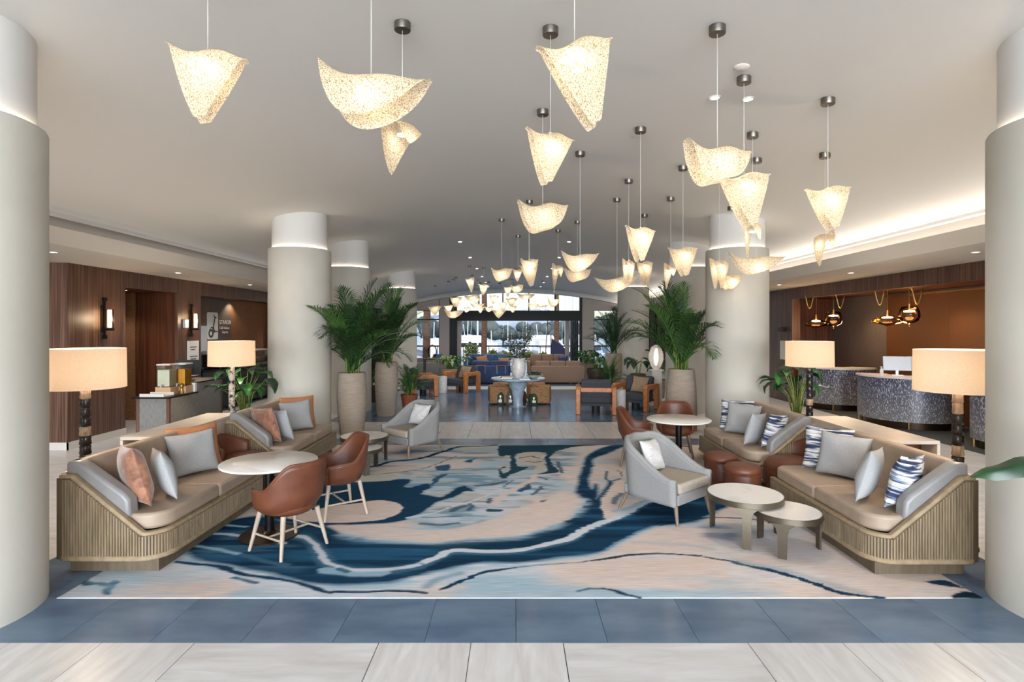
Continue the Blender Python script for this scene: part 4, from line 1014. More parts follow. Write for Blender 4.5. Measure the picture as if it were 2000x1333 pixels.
# ------------------------------------------------------------------ pendant lights: folded lace shells on cords
def shell_mesh(kind):
    """ridge runs along x; two lobes hang down in front and behind (y)"""
    nu, nv = 40, 26; P = []
    for i in range(nu+1):
        u = -1+2*i/nu; row = []
        if kind == 'kite':      # deep pointed lobes
            ext = min(.9, max(.10, (1-abs(u)**1.15)))*1.08; W_, R, lift, wav = .30, .09, .012, .018
        elif kind == 'boat':    # wide, shallow, rounded belly
            ext = max(.10, (1-abs(u)**1.9)**.8)*.66; W_, R, lift, wav = .38, .12, .07, .02
        elif kind == 'bowl':    # broad lobes with turned-up rim
            ext = max(.25, (1-abs(u)**3.0)**.6)*.72; W_, R, lift, wav = .29, .13, .05, .025
        else:                   # 'fold': narrow upright fold
            ext = max(.12, (1-abs(u)**1.4))*.95; W_, R, lift, wav = .22, .075, .02, .014
        for j in range(nv+1):
            v = (-1+2*j/nv)*ext; v *= .5 if (kind == 'fold' and v < 0) else 1; sg = 1 if v >= 0 else -1; d = abs(v)*.46
            arcl = R*1.35
            if d < arcl:
                a = d/R; y = R*math.sin(a); z = R*(math.cos(a)-1)
            else:
                a = 1.35; y = R*math.sin(a)+(d-arcl)*math.cos(a); z = R*(math.cos(a)-1)-(d-arcl)*math.sin(a)
            cut = 0
            x = u*W_*(1-.06*(d/.46)**2)
            z += lift*(u*u)*(1 if u > 0 else .55)+wav*math.sin(u*4.2+.4)
            y *= (1-.62*(d/.46))*(1+.22*math.sin(u*2.6+(0.7 if sg > 0 else 2.0)))
            if kind == 'boat': y += sg*.05*abs(v)
            row.append((x, y*sg, z))
        P.append(row)
    return MB().grid(P).mesh('shade', 180, fix=False)
SH = {k: shell_mesh(k) for k in ('kite', 'boat', 'bowl', 'fold')}
for m_ in SH.values(): m_.materials.append(MT['capiz'])
ZB = {k: (min(v.co.z for v in SH[k].vertices), max(v.co.z for v in SH[k].vertices)) for k in SH}
WB = {k: max(v.co.x for v in SH[k].vertices)*2 for k in SH}
puck = MB().lathe([(0, 0), (.045, 0), (.045, .03), (.012, .05), (.012, .09), (0, .09)], 20, cap=False).mesh('led', 40); puck.materials.append(MT['cord'])
lens = MB().lathe([(0, -.004), (.04, -.004), (.04, .0), (0, 0)], 20, cap=False).mesh('led_lens', 40); lens.materials.append(MT['hot'])
canopy = MB().lathe([(0, -.06), (.062, -.06), (.064, -.055), (.064, .04), (0, .04)], 28, cap=False).mesh('canopy', 40); canopy.materials.append(MT['nickel'])
cord_me = MB().cyl((0, 0), .0028, 0, 1, 6).mesh('cord', 180); cord_me.materials.append(MT['cord'])
def pendant(X, Y, ztop, zbot, wid, kind, rz, label, group, tiltx=0, tilty=0, light=0):
    zc = vault(X); t = thing('pendant_light', label, 'pendant', (X, Y, zc), 0, group)
    s = wid/WB[kind]; hgt = (ZB[kind][1]-ZB[kind][0])*s
    sz = min(1.7, max(.6, (ztop-zbot)/hgt))*s
    z0 = ztop-ZB[kind][1]*sz-zc                          # ridge level relative to the ceiling
    put('canopy', canopy, None, t, (0, 0, 0))
    c = put('cord', cord_me, None, t, (0, 0, z0)); c.scale = (1, 1, -z0-.05)
    sh = put('shade', SH[kind], None, t, (0, 0, z0), rot=(math.radians(tiltx), math.radians(tilty), math.radians(rz))); sh.scale = (s, s, sz)
    zl = z0-.035-.06*min(1, s); put('led', puck, None, t, (0, 0, zl)); put('led_lens', lens, None, t, (0, 0, zl-.001))
    if light: point('pendant_glow', (0, 0, z0-.13), light, (1, .9, .76), .04, t)
    return t
def ceil_at(px, py):
    z = 4.4
    for _ in range(6):
        k = (EYE-z)/(py-CY); z = vault((px-CX)*k)
    return (px-CX)*k, FPX*k
NG = 'lace pendant lights'
# (cord x, canopy y or None with a depth, x0,x1,ytop,ybottom of the shell, kind, turn, tiltx, tilty, label)
near = [
 (406, ('d', 3.62), 342, 494, 95, 238, 'kite', 12, 0, 4, 'kite-shaped lace pendant hanging alone at the far left'),
 (725, ('d', 3.62), 612, 860, 132, 241, 'boat', -8, -6, 14, 'widest boat-shaped lace pendant, with a folded one just below it'),
 (786, 45, 733, 825, 235, 343, 'fold', 62, 0, 6, 'narrow folded lace pendant hanging right under the widest one'),
 (1122, ('d', 3.62), 1024, 1183, 76, 256, 'kite', 8, 0, -14, 'large kite-shaped lace pendant at top centre with raised right wing'),
 (1075, 55, 1022, 1130, 257, 362, 'kite', 20, 0, 5, 'kite-shaped lace pendant directly below the large centre one'),
 (1060, 215, 1012, 1115, 393, 455, 'bowl', 10, 0, 2, 'bowl-shaped lace pendant lowest in the centre column of three'),
 (1401, 52, 1334, 1478, 280, 362, 'bowl', 14, 0, 4, 'large bowl-shaped lace pendant right of centre'),
 (1453, 151, 1397, 1512, 338, 443, 'kite', 10, 0, -8, 'kite-shaped lace pendant overlapped by the large bowl pendant'),
 (1470, 260, 1442, 1507, 434, 510, 'fold', 48, 0, -6, 'narrow folded lace pendant below the right kite pendant'),
 (1617, 193, 1574, 1670, 364, 449, 'kite', 6, 0, -7, 'kite-shaped lace pendant furthest right under its own canopy'),
 (1611, 300, 1592, 1628, 455, 521, 'fold', 84, 0, 0, 'slim folded lace pendant below the furthest right kite'),
 (1251, 250, 1213, 1286, 443, 512, 'kite', 24, 0, 2, 'kite-shaped lace pendant above the pair near the right palm'),
 (1133, 297, 1096, 1178, 492, 531, 'boat', 12, 0, 2, 'boat-shaped lace pendant with bright rim right of the centre'),
 (1228, 351, 1211, 1250, 508, 560, 'kite', 48, 0, 4, 'left of the two kite pendants that touch above the right palm'),
 (1259, 419, 1238, 1281, 510, 562, 'kite', 30, 0, -4, 'right of the two kite pendants that touch above the right palm'),
 (1334, 325, 1298, 1364, 482, 540, 'kite', 14, 0, -4, 'kite-shaped lace pendant left of the right-hand column'),
 (1205, 388, 1159, 1250, 538, 570, 'boat', 0, 0, -5, 'long pointed boat-shaped lace pendant left of the touching pair'),
 (1310, 386, 1290, 1328, 517, 566, 'fold', 40, 0, 6, 'small folded lace pendant right above the right palm'),
 (1478, 310, 1421, 1535, 497, 535, 'boat', -6, 0, 4, 'pointed boat-shaped lace pendant in front of the right column'),
 (1405, 345, 1373, 1430, 507, 565, 'kite', 34, 0, 3, 'kite-shaped lace pendant at the left edge of the right column'),
 (1428, 405, 1405, 1463, 532, 567, 'boat', 18, 0, 6, 'small boat-shaped lace pendant lowest before the right column'),
 (1034, 392, 1007, 1045, 505, 527, 'bowl', 20, 0, 0, 'small bowl lace pendant at the top of the mid-room bunch'),
 (1033, 432, 1018, 1058, 516, 570, 'kite', 12, 0, -8, 'pointed kite pendant hanging lowest in the mid-room bunch'),
 (1128, 432, 1105, 1160, 524, 551, 'bowl', 8, 0, 0, 'bowl lace pendant half hidden behind the bright-rimmed boat one'),
 (1090, 449, 1073, 1106, 517, 570, 'fold', 56, 0, 4, 'narrow upright lace pendant left of the bright-rimmed boat one'),
 (980, 428, 953, 995, 523, 550, 'bowl', 0, 0, 0, 'bowl lace pendant at the left of the mid-room bunch'),
 (1012, 460, 994, 1018, 526, 550, 'fold', 20, 0, 0, 'small folded lace pendant inside the mid-room bunch'),
]
for cx_, cpy, x0, x1, yt, yb, kind, turn, tx, ty, lb in near:
    if isinstance(cpy, tuple):
        Y = cpy[1]; X = (cx_-CX)*Y/FPX
    else: X, Y = ceil_at(cx_, cpy)
    kk = Y/FPX; px = (x0+x1)/2
    wid = (x1-x0)*kk/max(.55, abs(math.cos(math.radians(turn)))+.35*abs(math.sin(math.radians(turn))))
    pendant(X, Y, EYE-(yt-CY)*kk, EYE-(yb-CY)*kk, wid, kind, turn, lb, NG, tx, ty, 1.0 if Y < 8 else 1.4)
far = [(917, 519, 543, 572, 17), (945, 522, 556, 577, 17), (992, 529, 560, 580, 16), (1010, 524, 556, 572, 22), (922, 537, 575, 589, 30), (965, 530, 577, 594, 18), (1027, 532, 573, 586, 34), (891, 541, 580, 600, 24),
       (850, 558, 598, 616, 26), (876, 549, 596, 612, 18), (886, 545, 606, 622, 34), (912, 548, 600, 617, 10), (933, 546, 593, 603, 26), (938, 552, 600, 612, 14), (955, 550, 598, 614, 16), (983, 541, 590, 610, 16),
       (976, 553, 605, 617, 27), (999, 545, 582, 600, 22), (1001, 552, 598, 611, 16), (1042, 540, 592, 606, 18), (1082, 543, 583, 600, 24), (930, 558, 582, 594, 16), (1060, 549, 596, 606, 16)]
kinds = ['fold', 'kite', 'kite', 'bowl', 'boat', 'kite', 'boat', 'kite']
ORD = 'first second third fourth fifth sixth seventh eighth ninth tenth eleventh twelfth thirteenth fourteenth fifteenth sixteenth seventeenth eighteenth nineteenth twentieth twenty-first twenty-second twenty-third'.split()
rank = {p[0]: n for n, p in enumerate(sorted(far))}
for i, (px, cpy, yt, yb, wpx) in enumerate(far):
    X, Y = ceil_at(px, cpy); Y = min(Y, YB-1.5); X = (px-CX)*Y/FPX; kk = Y/FPX
    k = kinds[i % 8] if wpx < 25 else 'boat'
    if i % 8 == 0: k = 'fold'
    pendant(X, Y, EYE-(yt-CY)*kk, EYE-(yb-CY)*kk, wpx*kk*1.15, k, (i*37) % 50-25, 'small lace pendant in the far bunch, %s counting from the left' % ORD[rank[px]], 'far bunch of lace pendants', 0, (i*53) % 14-7, 3.0)

# ------------------------------------------------------------------ downlights
dl = MB().lathe([(0, 0), (.045, 0), (.045, .004), (0, .004)], 20, cap=False).mesh('lens'); dl.materials.append(MT['downlight'])
dr = MB().lathe([(.045, -.003), (.062, -.003), (.062, .006), (.045, .006), (.045, -.003)], 24, cap=False).mesh('trim_ring'); dr.materials.append(MT['white'])
def downlight(X, Y, z, label, e, group):
    t = thing('downlight', label, 'downlight', (X, Y, z), 0, group); put('trim_ring', dr, None, t); put('lens', dl, None, t, (0, 0, .0))
    if e: spot('downlight_beam', (X, Y, z-.03), e)
for px, py in ((1396, 190), (1461, 193)):
    X, Y = ceil_at(px, py); downlight(X, Y, vault(X)-.006, 'recessed ceiling downlight, %s of the pair by the right pendants' % ('left' if px < 1400 else 'right'), 60, 'vault downlights')
X, Y = ceil_at(1449, 131)
tag(MB().lathe([(0, -.02), (.05, -.018), (.07, -.004), (.07, .01), (0, .01)], 24, cap=False).build('smoke_detector', MT['white'], None, smooth=40, loc=(X, Y, vault(X))), 'white smoke detector on the vault beside the right pendant canopies', 'detector')
ROW = ['first', 'second', 'third', 'fourth', 'fifth', 'sixth', 'seventh', 'eighth']
for i, Y in enumerate((15.2, 18.6, 22.0, 25.4, 28.6, 31.6)):  # rows of lights added to brighten the middle and back of the lobby
    for s in (-1, 1):
        X = s*1.5; downlight(X, Y, vault(X)-.012, '%s added vault downlight in the %s row along the lobby' % (ROW[i], 'left' if s < 0 else 'right'), (120, 160, 180, 190, 190, 140)[i], 'vault downlights')
for s in (-1, 1):
    for i, Y in enumerate((5.2, 8.1, 11.1, 14.1, 18.5, 23)):
        nm = 'left' if s < 0 else 'right'
        downlight(s*6.75, Y, 3.185, ['nearest', 'second', 'third', 'fourth', 'fifth', 'furthest'][i]+' downlight in the lowered ceiling of the %s aisle' % nm, 75, '%s aisle downlights' % nm)
for i in range(3):
    downlight(-8.25-.35*i, 11.7, 2.875, ['right', 'middle', 'left'][i]+' one of three downlights over the lift corridor', 14, 'corridor downlights')
for Y in (4.5, 9.2, 11.6, 14.4): spot('alcove_beam', (8.9, Y, 2.92), 40, (1, .78, .52), 110)
# ------------------------------------------------------------------ plants
def frond_mesh(L, droop, seed, leaf=.34):
    """feather palm frond from the origin, rising along z and arching towards +x"""
    r = random.Random(seed); mb = MB(); n = 34; pts = []; p = Vector((0, 0, 0)); th = .06
    for i in range(n+1):
        t = i/n; pts.append(p.copy()); th = .05+droop*t**1.9; p = p+Vector((math.sin(th), 0, math.cos(th)))*(L/n)
    mb.tube(pts, [.009*(1-.8*i/n)+.0015 for i in range(n+1)], 5)
    for i in range(6, n+1):
        t = i/n; tan = (pts[i]-pts[i-1]).normalized(); nor = Vector((-tan.z, 0, tan.x))
        l = leaf*math.sin(PI*min(1, (t-.2)/.95+.12))**.7*(1 if t < .9 else .8)
        for h in (0,):
            base = pts[i-1]*(1-h)+pts[i]*h
            for sg in (-1, 1):
                a = .75-.35*t+r.uniform(-.12, .12); up = .45+r.uniform(-.2, .2)
                d = (tan*math.cos(a)+Vector((0, sg, 0))*math.sin(a)+nor*up*.6).normalized()
                m1 = base+d*l*.5+Vector((0, 0, -.02*l)); e = base+d*l+Vector((0, 0, -.42*l*l/leaf))
                wv = d.cross(nor).normalized()*.0068
                mb.add([base-wv*.5, base+wv*.5, m1+wv, m1-wv, e], [(0, 1, 2, 3), (3, 2, 4)])
    return mb.mesh('frond', fix=False)
FR = [frond_mesh(1.0, d, i) for i, d in enumerate((.55, .95, 1.35, 1.75, .75))]
def planter(kind, h, r):
    if kind == 'tall': return MB().lathe([(r*.80, 0), (r*.88, h*.2), (r*.98, h*.5), (r, h*.68), (r*.94, h*.95), (r*.9, h), (r*.8, h), (r*.8, h-.06)], 40, cap=True)
    if kind == 'taper': return MB().lathe([(r*1.0, 0), (r*1.02, h*.3), (r*.95, h*.75), (r*.82, h), (r*.72, h), (r*.72, h-.06)], 40)
    if kind == 'bowl': return MB().lathe([(r*.45, 0), (r*.8, h*.3), (r, h*.75), (r*.97, h), (r*.88, h), (r*.86, h-.05)], 32)
    return MB().lathe([(r*.75, 0), (r*.98, h*.93), (r, h*.93), (r, h), (r*.88, h), (r*.86, h-.05)], 32)
def potted_palm(x, y, kind, ph, pr, H, nf, spread, mats, pot, label, seed, group=None, avoid=None):
    r = random.Random(seed); t = thing('potted_palm', label, 'potted plant', (x, y, 0), 0, group)
    planter(kind, ph, pr).build('planter', MT[pot], t, smooth=40)
    MB().lathe([(0, ph-.045), (pr*.82, ph-.045), (pr*.8, ph-.06), (0, ph-.06)], 24, cap=False).build('soil', MT['soil'], t)
    ns = max(5, nf//3)
    for i in range(ns):
        a = r.uniform(0, 2*PI); q = r.uniform(.1, .45)*pr; e = r.uniform(.02, .10)*spread
        hh = H*r.uniform(.28, .5)
        MB().tube([(q*math.cos(a), q*math.sin(a), ph-.06), ((q+e*.6)*math.cos(a), (q+e*.6)*math.sin(a), ph+hh*.6), ((q+e)*math.cos(a), (q+e)*math.sin(a), ph+hh)], [.02, .016, .009], 6).build('stem', MT['stem'], t, smooth=180)
    for i in range(nf):
        f = i/(nf-1); a = i*2.399+r.uniform(-.4, .4); q = r.uniform(.05, .4)*pr
        me = FR[(0, 4, 1, 2, 3)[min(4, max(0, int(f*5+r.uniform(-1, 1))))]]; key = (me.name, mats[i % len(mats)])
        if key not in PC:
            c = me.copy(); c.materials.append(MT[mats[i % len(mats)]]); PC[key] = c
        L = H*(.62+.42*r.random())*(1.0-.12*f)
        z0 = ph+H*(.02+.30*r.random()*(1-f))
        o = put('frond', PC[key], None, t, (q*math.cos(a), q*math.sin(a), z0))
        lean = (.05+.75*f*r.uniform(.6, 1.1))*spread
        for _ in range(20):                                  # fronds grow clear of the neighbouring column
            if not avoid or all(math.hypot(x+q_*L*math.cos(a)-avoid[0], y+q_*L*math.sin(a)-avoid[1]) > .64 for q_ in (.3, .5, .7, .85)): break
            a = r.uniform(0, 2*PI)
        o.location = (q*math.cos(a), q*math.sin(a), z0)
        o.rotation_euler = (Matrix.Rotation(a, 3, 'Z') @ Matrix.Rotation(lean, 3, 'Y')).to_euler()
        o.scale = (L, L*1.0, L)
    return t
FG = ['frond', 'frond', 'frond_light']
potted_palm(-3.22, 10.95, 'tall', 1.20, .29, 1.75, 38, 1.15, ['frond', 'frond', 'frond_light'], 'concrete_pot', 'tall areca palm with arching fronds in a stone planter by the left column', 11, None, (-4.15, 10.7))
potted_palm(-3.06, 13.2, 'tall', 1.27, .275, 1.75, 38, .85, ['frond', 'frond', 'frond_light'], 'concrete_pot', 'upright areca palm in a stone planter, second from the left', 12, None, (-4.2, 13.94))
potted_palm(3.42, 11.35, 'taper', 1.24, .31, 1.85, 38, .95, ['frond_light', 'frond', 'frond_light'], 'concrete_pot', 'bright areca palm in a tapered stone planter by the right columns', 13, None, (4.3, 10.7))
potted_palm(3.44, 19.2, 'tall', 1.21, .29, 1.65, 26, .9, ['leaf_dark', 'frond'], 'concrete_pot', 'dark backlit palm in a stone planter by the furthest right column', 14, None, (4.4, 20.5))
potted_palm(-2.70, 14.2, 'pot', .38, .22, .75, 34, 1.35, ['frond', 'frond_light'], 'terracotta', 'low bushy palm in a terracotta pot behind the left armchair', 15)
potted_palm(2.80, 16.3, 'pot', .40, .22, .85, 30, 1.2, ['frond', 'frond_light'], 'terracotta', 'low bushy palm in a terracotta pot behind the right oak chairs', 16)
potted_palm(-4.0, 15.6, 'pot', .45, .24, 1.5, 16, 1.1, ['leaf_dark'], 'dark_pot', 'shadowy palm in a dark pot between the left planters', 17)

def leaf_mesh(L, Wd, bend, name='leaf', seed=0):
    n, m = 12, 6; P = []
    for i in range(n+1):
        t = i/n; wv = Wd*math.sin(PI*min(.999, t**.75))**.8*(1-.15*t)+.003; th = bend*t*t
        x = L*t*math.cos(th*.5); z = -L*t*math.sin(th*.5)
        P.append([(x, wv*(-1+2*j/m), z+.35*wv*abs(-1+2*j/m)+.012*math.sin(t*11+seed)*abs(-1+2*j/m)) for j in range(m+1)])
    mb = MB().grid(P); return mb.mesh(name, 180, fix=False)
LEAF = {k: leaf_mesh(*v) for k, v in {'heart': (.30, .12, .9), 'paddle': (.42, .10, .7), 'small': (.14, .045, .8), 'strap': (.36, .035, 1.2)}.items()}
def leaf_of(kind, m):
    k = ('L', kind, m)
    if k not in PC: c = LEAF[kind].copy(); c.materials.append(MT[m]); PC[k] = c
    return PC[k]
def leafy(x, y, z, pot, ph, pr, H, n, kind, mats, label, seed, spread=.5, scale=1, potm='brown_pot', name='potted_plant'):
    r = random.Random(seed); t = thing(name, label, 'potted plant', (x, y, z))
    if pot:
        planter(pot, ph, pr).build('planter', MT[potm], t, smooth=40)
        MB().lathe([(0, ph-.04), (pr*.85, ph-.04), (pr*.8, ph-.055), (0, ph-.055)], 20, cap=False).build('soil', MT['soil'], t)
    for i in range(n):
        a = i*2.4+r.uniform(-.5, .5); hh = H*r.uniform(.45, 1); sp = spread*r.uniform(.3, 1)
        b = Vector((.25*pr*math.cos(a), .25*pr*math.sin(a), ph-.05)); e = Vector((sp*math.cos(a), sp*math.sin(a), ph+hh))
        md = (b+e)/2+Vector((-.18*sp*math.cos(a), -.18*sp*math.sin(a), .08*H))
        MB().tube([b, md, e], [.009, .007, .004], 5).build('stalk', MT['stem'], t, smooth=180)
        o = put('leaf', leaf_of(kind, mats[i % len(mats)]), None, t, e)
        o.rotation_euler = (Matrix.Rotation(a+r.uniform(-.5, .5), 3, 'Z') @ Matrix.Rotation(r.uniform(-.5, .5), 3, 'Y')).to_euler()
        s = scale*r.uniform(.75, 1.15); o.scale = (s, s, s)
    return t
leafy(-4.75, 9.75, 0, 'pot', .62, .22, .78, 26, 'heart', ['leaf', 'leaf', 'leaf_dark'], 'glossy green philodendron in a stone pot behind the far left sofa', 21, .42, .95, 'concrete_pot')
leafy(4.95, 9.70, 0, 'pot', .55, .2, .85, 22, 'heart', ['leaf', 'leaf_dark'], 'leafy green philodendron behind the far right sofa', 22, .40, 1.0, 'brown_pot')
leafy(3.46, 15.5, 0, 'pot', .80, .22, .66, 9, 'heart', ['leaf_dark'], 'sparse dark philodendron in a brown pot by the oak chairs', 23, .26, 1.15, 'brown_pot')
leafy(4.32, 16.5, 0, 'pot', .55, .2, .65, 18, 'heart', ['leaf_dark', 'leaf'], 'dark leafy plant behind the white pedestal', 24, .32, .8, 'concrete_pot')
leafy(3.05, 20.4, 0, 'bowl', .60, .38, .42, 44, 'small', ['leaf', 'leaf_dark'], 'bushy green plant in a dark bowl planter right of the mink sofa', 25, .42, 1.6, 'dark_pot')
leafy(3.0, 22.9, 0, 'pot', .66, .36, .5, 46, 'small', ['leaf', 'leaf'], 'bright green bushy plant behind the mink sofas', 26, .5, 1.9, 'concrete_pot')
leafy(-2.35, 20.2, 0, 'pot', .62, .42, .42, 46, 'small', ['leaf_pale', 'leaf', 'leaf_pale', 'leaf'], 'variegated plant in a stone planter beside the navy sofa', 27, .5, 1.9, 'concrete_pot')

# banana leaf that reaches in from the right, with its pot just outside the picture
bp = thing('banana_plant', 'large banana leaf reaching in before the right edge column', 'potted plant', (3.72, 3.02, 0))
planter('pot', .5, .26).build('planter', MT['concrete_pot'], bp, smooth=40); MB().lathe([(0, .45), (.22, .45), (.2, .43), (0, .43)], 20, cap=False).build('soil', MT['soil'], bp)
MB().tube([(0, 0, .44), (-.06, 0, .9), (-.2, .02, 1.36)], [.025, .02, .012], 8).build('stalk', MT['stem'], bp, smooth=180)
def banana():
    n, m = 26, 10; P = []; 
    for i in range(n+1):
        t = i/n; wv = .105*(math.sin(PI*min(.999, t**.8))**.65)+.004; x = -1.0*t; z = .06*math.sin(PI*t*.9)-.16*t*t
        P.append([(x, wv*(-1+2*j/m)*.8, z-.5*wv*abs(-1+2*j/m)**1.3+.012*math.sin(t*34+(j > 5)*2)*abs(-1+2*j/m)) for j in range(m+1)])
    return MB().grid(P)
banana().build('leaf', MT['leaf_dark'], bp, smooth=180, fix=False, loc=(-.2, .02, 1.36)).rotation_euler = (math.radians(38), 0, math.radians(4))
o = banana().build('leaf', MT['leaf'], bp, smooth=180, fix=False, loc=(-.05, .0, 1.0)); o.rotation_euler = (math.radians(20), math.radians(40), math.radians(150))

# ------------------------------------------------------------------ centre table group
CT = (.09, 14.7)
t = thing('centre_table', 'round pale stone table with flared glassy pedestal in the middle of the blue floor', 'table', (CT[0], CT[1], 0))
MT['ice'] = mat('ice blue marble', (178, 190, 200), (120, 142, 158), ns=3, detail=6, distort=1, rough=.2)
MB().lathe([(0, .70), (.66, .70), (.715, .725), (.72, .745), (.71, .757), (0, .757)], 56, cap=False).build('tabletop', MT['ice'], t, smooth=40)
MB().lathe([(.14, .02), (.13, .2), (.17, .42), (.28, .66), (.30, .70), (0, .70)], 32).build('pedestal', MT['ice'], t, smooth=60)
MB().lathe([(0, 0), (.22, 0), (.22, .02), (0, .02)], 32, cap=False).build('base', MT['ice'], t)
v = thing('vase', 'white crackle-glaze vase holding dark branches on the centre table', 'vase', (CT[0]+.02, CT[1]-.05, .757))
MB().lathe([(.10, 0), (.155, .06), (.185, .2), (.185, .32), (.16, .42), (.155, .47), (.20, .53), (.19, .535), (.14, .47), (.12, .3)], 40, cap=False).build('body', MT['vase'], v, smooth=60)
MB().lathe([(0, 0), (.10, 0), (.10, .01), (0, .01)], 24, cap=False).build('foot', MT['vase'], v)
r = random.Random(5); mbs, mbl = MB(), MB()
bq = thing('leafy_branches', 'arrangement of dark leafy branches rising from the white vase', 'branches', (CT[0]+.02, CT[1]-.05, 1.02))
for i in range(16):
    a = i*2.4; lean = r.uniform(.15, .62); L = r.uniform(.75, 1.15); pts = []; p = Vector((.05*math.cos(a), .05*math.sin(a), 0))
    for k_ in range(9):
        pts.append(p.copy()); th = lean*min(1, .35+k_/6); p = p+Vector((math.cos(a)*math.sin(th), math.sin(a)*math.sin(th), math.cos(th)))*(L/8)
    MB().tube(pts, [.006-.0005*k_ for k_ in range(9)], 4).build('twig', MT['bark'], bq)
    for k_ in range(3, 9):
        for _ in range(7):
            c = pts[k_]+Vector((r.gauss(0, .035), r.gauss(0, .035), r.gauss(0, .04))); d = Vector((r.gauss(0, 1), r.gauss(0, 1), r.gauss(.3, .7))).normalized(); w_ = d.orthogonal().normalized()*.016
            mbl.add([c, c+d*.03+w_, c+d*.075, c+d*.03-w_], [(0, 1, 2, 3)])
o = mbl.build('foliage', MT['branch_leaf'], bq, fix=False); o['kind'] = 'stuff'
def book(x, y, z, w_, d, h, m, label, rz=0):
    t = thing('book', label, 'book', (x, y, z), rz, 'coffee-table books')
    MB().box(-w_/2, w_/2, -d/2, d/2, 0, .004).build('cover', MT[m], t); MB().box(-w_/2, w_/2, -d/2, d/2, h-.004, h).build('cover', MT[m], t)
    MB().box(-w_/2, -w_/2+.004, -d/2, d/2, .004, h-.004).build('spine', MT[m], t); MB().box(-w_/2+.004, w_/2-.005, -d/2+.004, d/2-.004, .004, h-.004).build('pages', MT['linen_pale'], t)
book(CT[0]-.30, CT[1]-.28, .757, .32, .25, .035, 'black_matt', 'black book at the bottom of the stack on the centre table'); book(CT[0]-.28, CT[1]-.27, .793, .30, .23, .03, 'pillow_tan', 'tan book on top of the black book', .1)
book(CT[0]+.16, CT[1]-.44, .757, .28, .2, .02, 'white', 'open white book before the vase on the centre table', .2)
t = thing('bowl', 'shallow stone bowl of dark greenery on the centre table', 'bowl', (CT[0]+.42, CT[1]-.2, .757))
MB().lathe([(.06, 0), (.17, .06), (.24, .10), (.225, .10), (.15, .06), (0, .03)], 32).build('dish', MT['shell_stone'], t, smooth=60)
for i in range(26):
    o = put('leaf', leaf_of('small', 'leaf_dark'), None, t, (r.uniform(-.13, .13), r.uniform(-.13, .13), .085)); o.rotation_euler = (r.uniform(-.5, .5), -r.uniform(.2, 1.2), r.uniform(0, 6))
tag(MB().lathe([(.001, 0), (.06, .0), (.075, .05), (.06, .12), (.02, .16), (.018, .24), (.026, .25), (.001, .25)], 20, cap=False).build('bottle', MT['green_glass'], None, smooth=50, loc=(CT[0]+.36, CT[1]-.0, .757)), 'squat green glass bottle behind the bowl on the centre table', 'bottle')
t = thing('candle_holder', 'slim clear glass hurricane by the books on the centre table', 'candle holder', (CT[0]-.18, CT[1]-.02, .757))
MB().lathe([(.06, 0), (.065, .01), (.06, .02), (.06, .34), (.056, .34), (.056, .02)], 20, cap=False).build('chimney', MT['glass'], t, smooth=50); MB().cyl((0, 0), .03, .02, .14, 16).build('candle', MT['white'], t)
# kilim poufs and glass demijohns under the table
def pouf(x, y, rz, label):
    t = thing('kilim_pouf', label, 'pouf', (x, y, 0), rz, 'kilim poufs'); MB().box(-.27, .27, -.27, .27, .03, .50).build('body', MT['kilim'], t, bevel=.05, seg=3)
    for a in (-1, 1):
        for b in (-1, 1): MB().cyl((.2*a, .2*b), .02, 0, .035, 8).build('foot', MT['black_matt'], t)
pouf(-.44, 15.25, .15, 'woven kilim pouf under the left side of the centre table'); pouf(.72, 15.25, -.15, 'woven kilim pouf under the right side of the centre table')
pouf(-.36, 16.0, 0, 'rear woven kilim pouf behind the left demijohn'); pouf(.62, 16.0, 0, 'rear woven kilim pouf behind the table pedestal')
def demijohn(px, m, h, label):
    x, y = at(px, 791); y += .1; t = thing('demijohn', label, 'bottle', (x, y, 0), 0, 'glass demijohns'); rr = .15
    MB().lathe([(rr*.85, 0), (rr, .04), (rr, h*.55), (rr*.8, h*.75), (rr*.35, h*.9), (.035, h*.94), (.035, h)], 28).build('body', MT[m], t, smooth=60)
    MB().box(-.045, .045, -rr-.004, -rr+.01, h*.15, h*.32).build('label_tag', MT['linen_pale'], t); MB().cyl((0, 0), .03, h, h+.035, 12).build('stopper', MT['pillow_tan'], t)
demijohn(977, 'green_glass', .46, 'olive green glass demijohn under the centre table, leftmost'); demijohn(997, 'grey_glass', .45, 'smoky grey glass demijohn second from the left'); demijohn(1018, 'brown_glass', .45, 'brown glass demijohn third from the left'); demijohn(1043, 'green_glass', .38, 'shorter green glass demijohn before the right pouf')

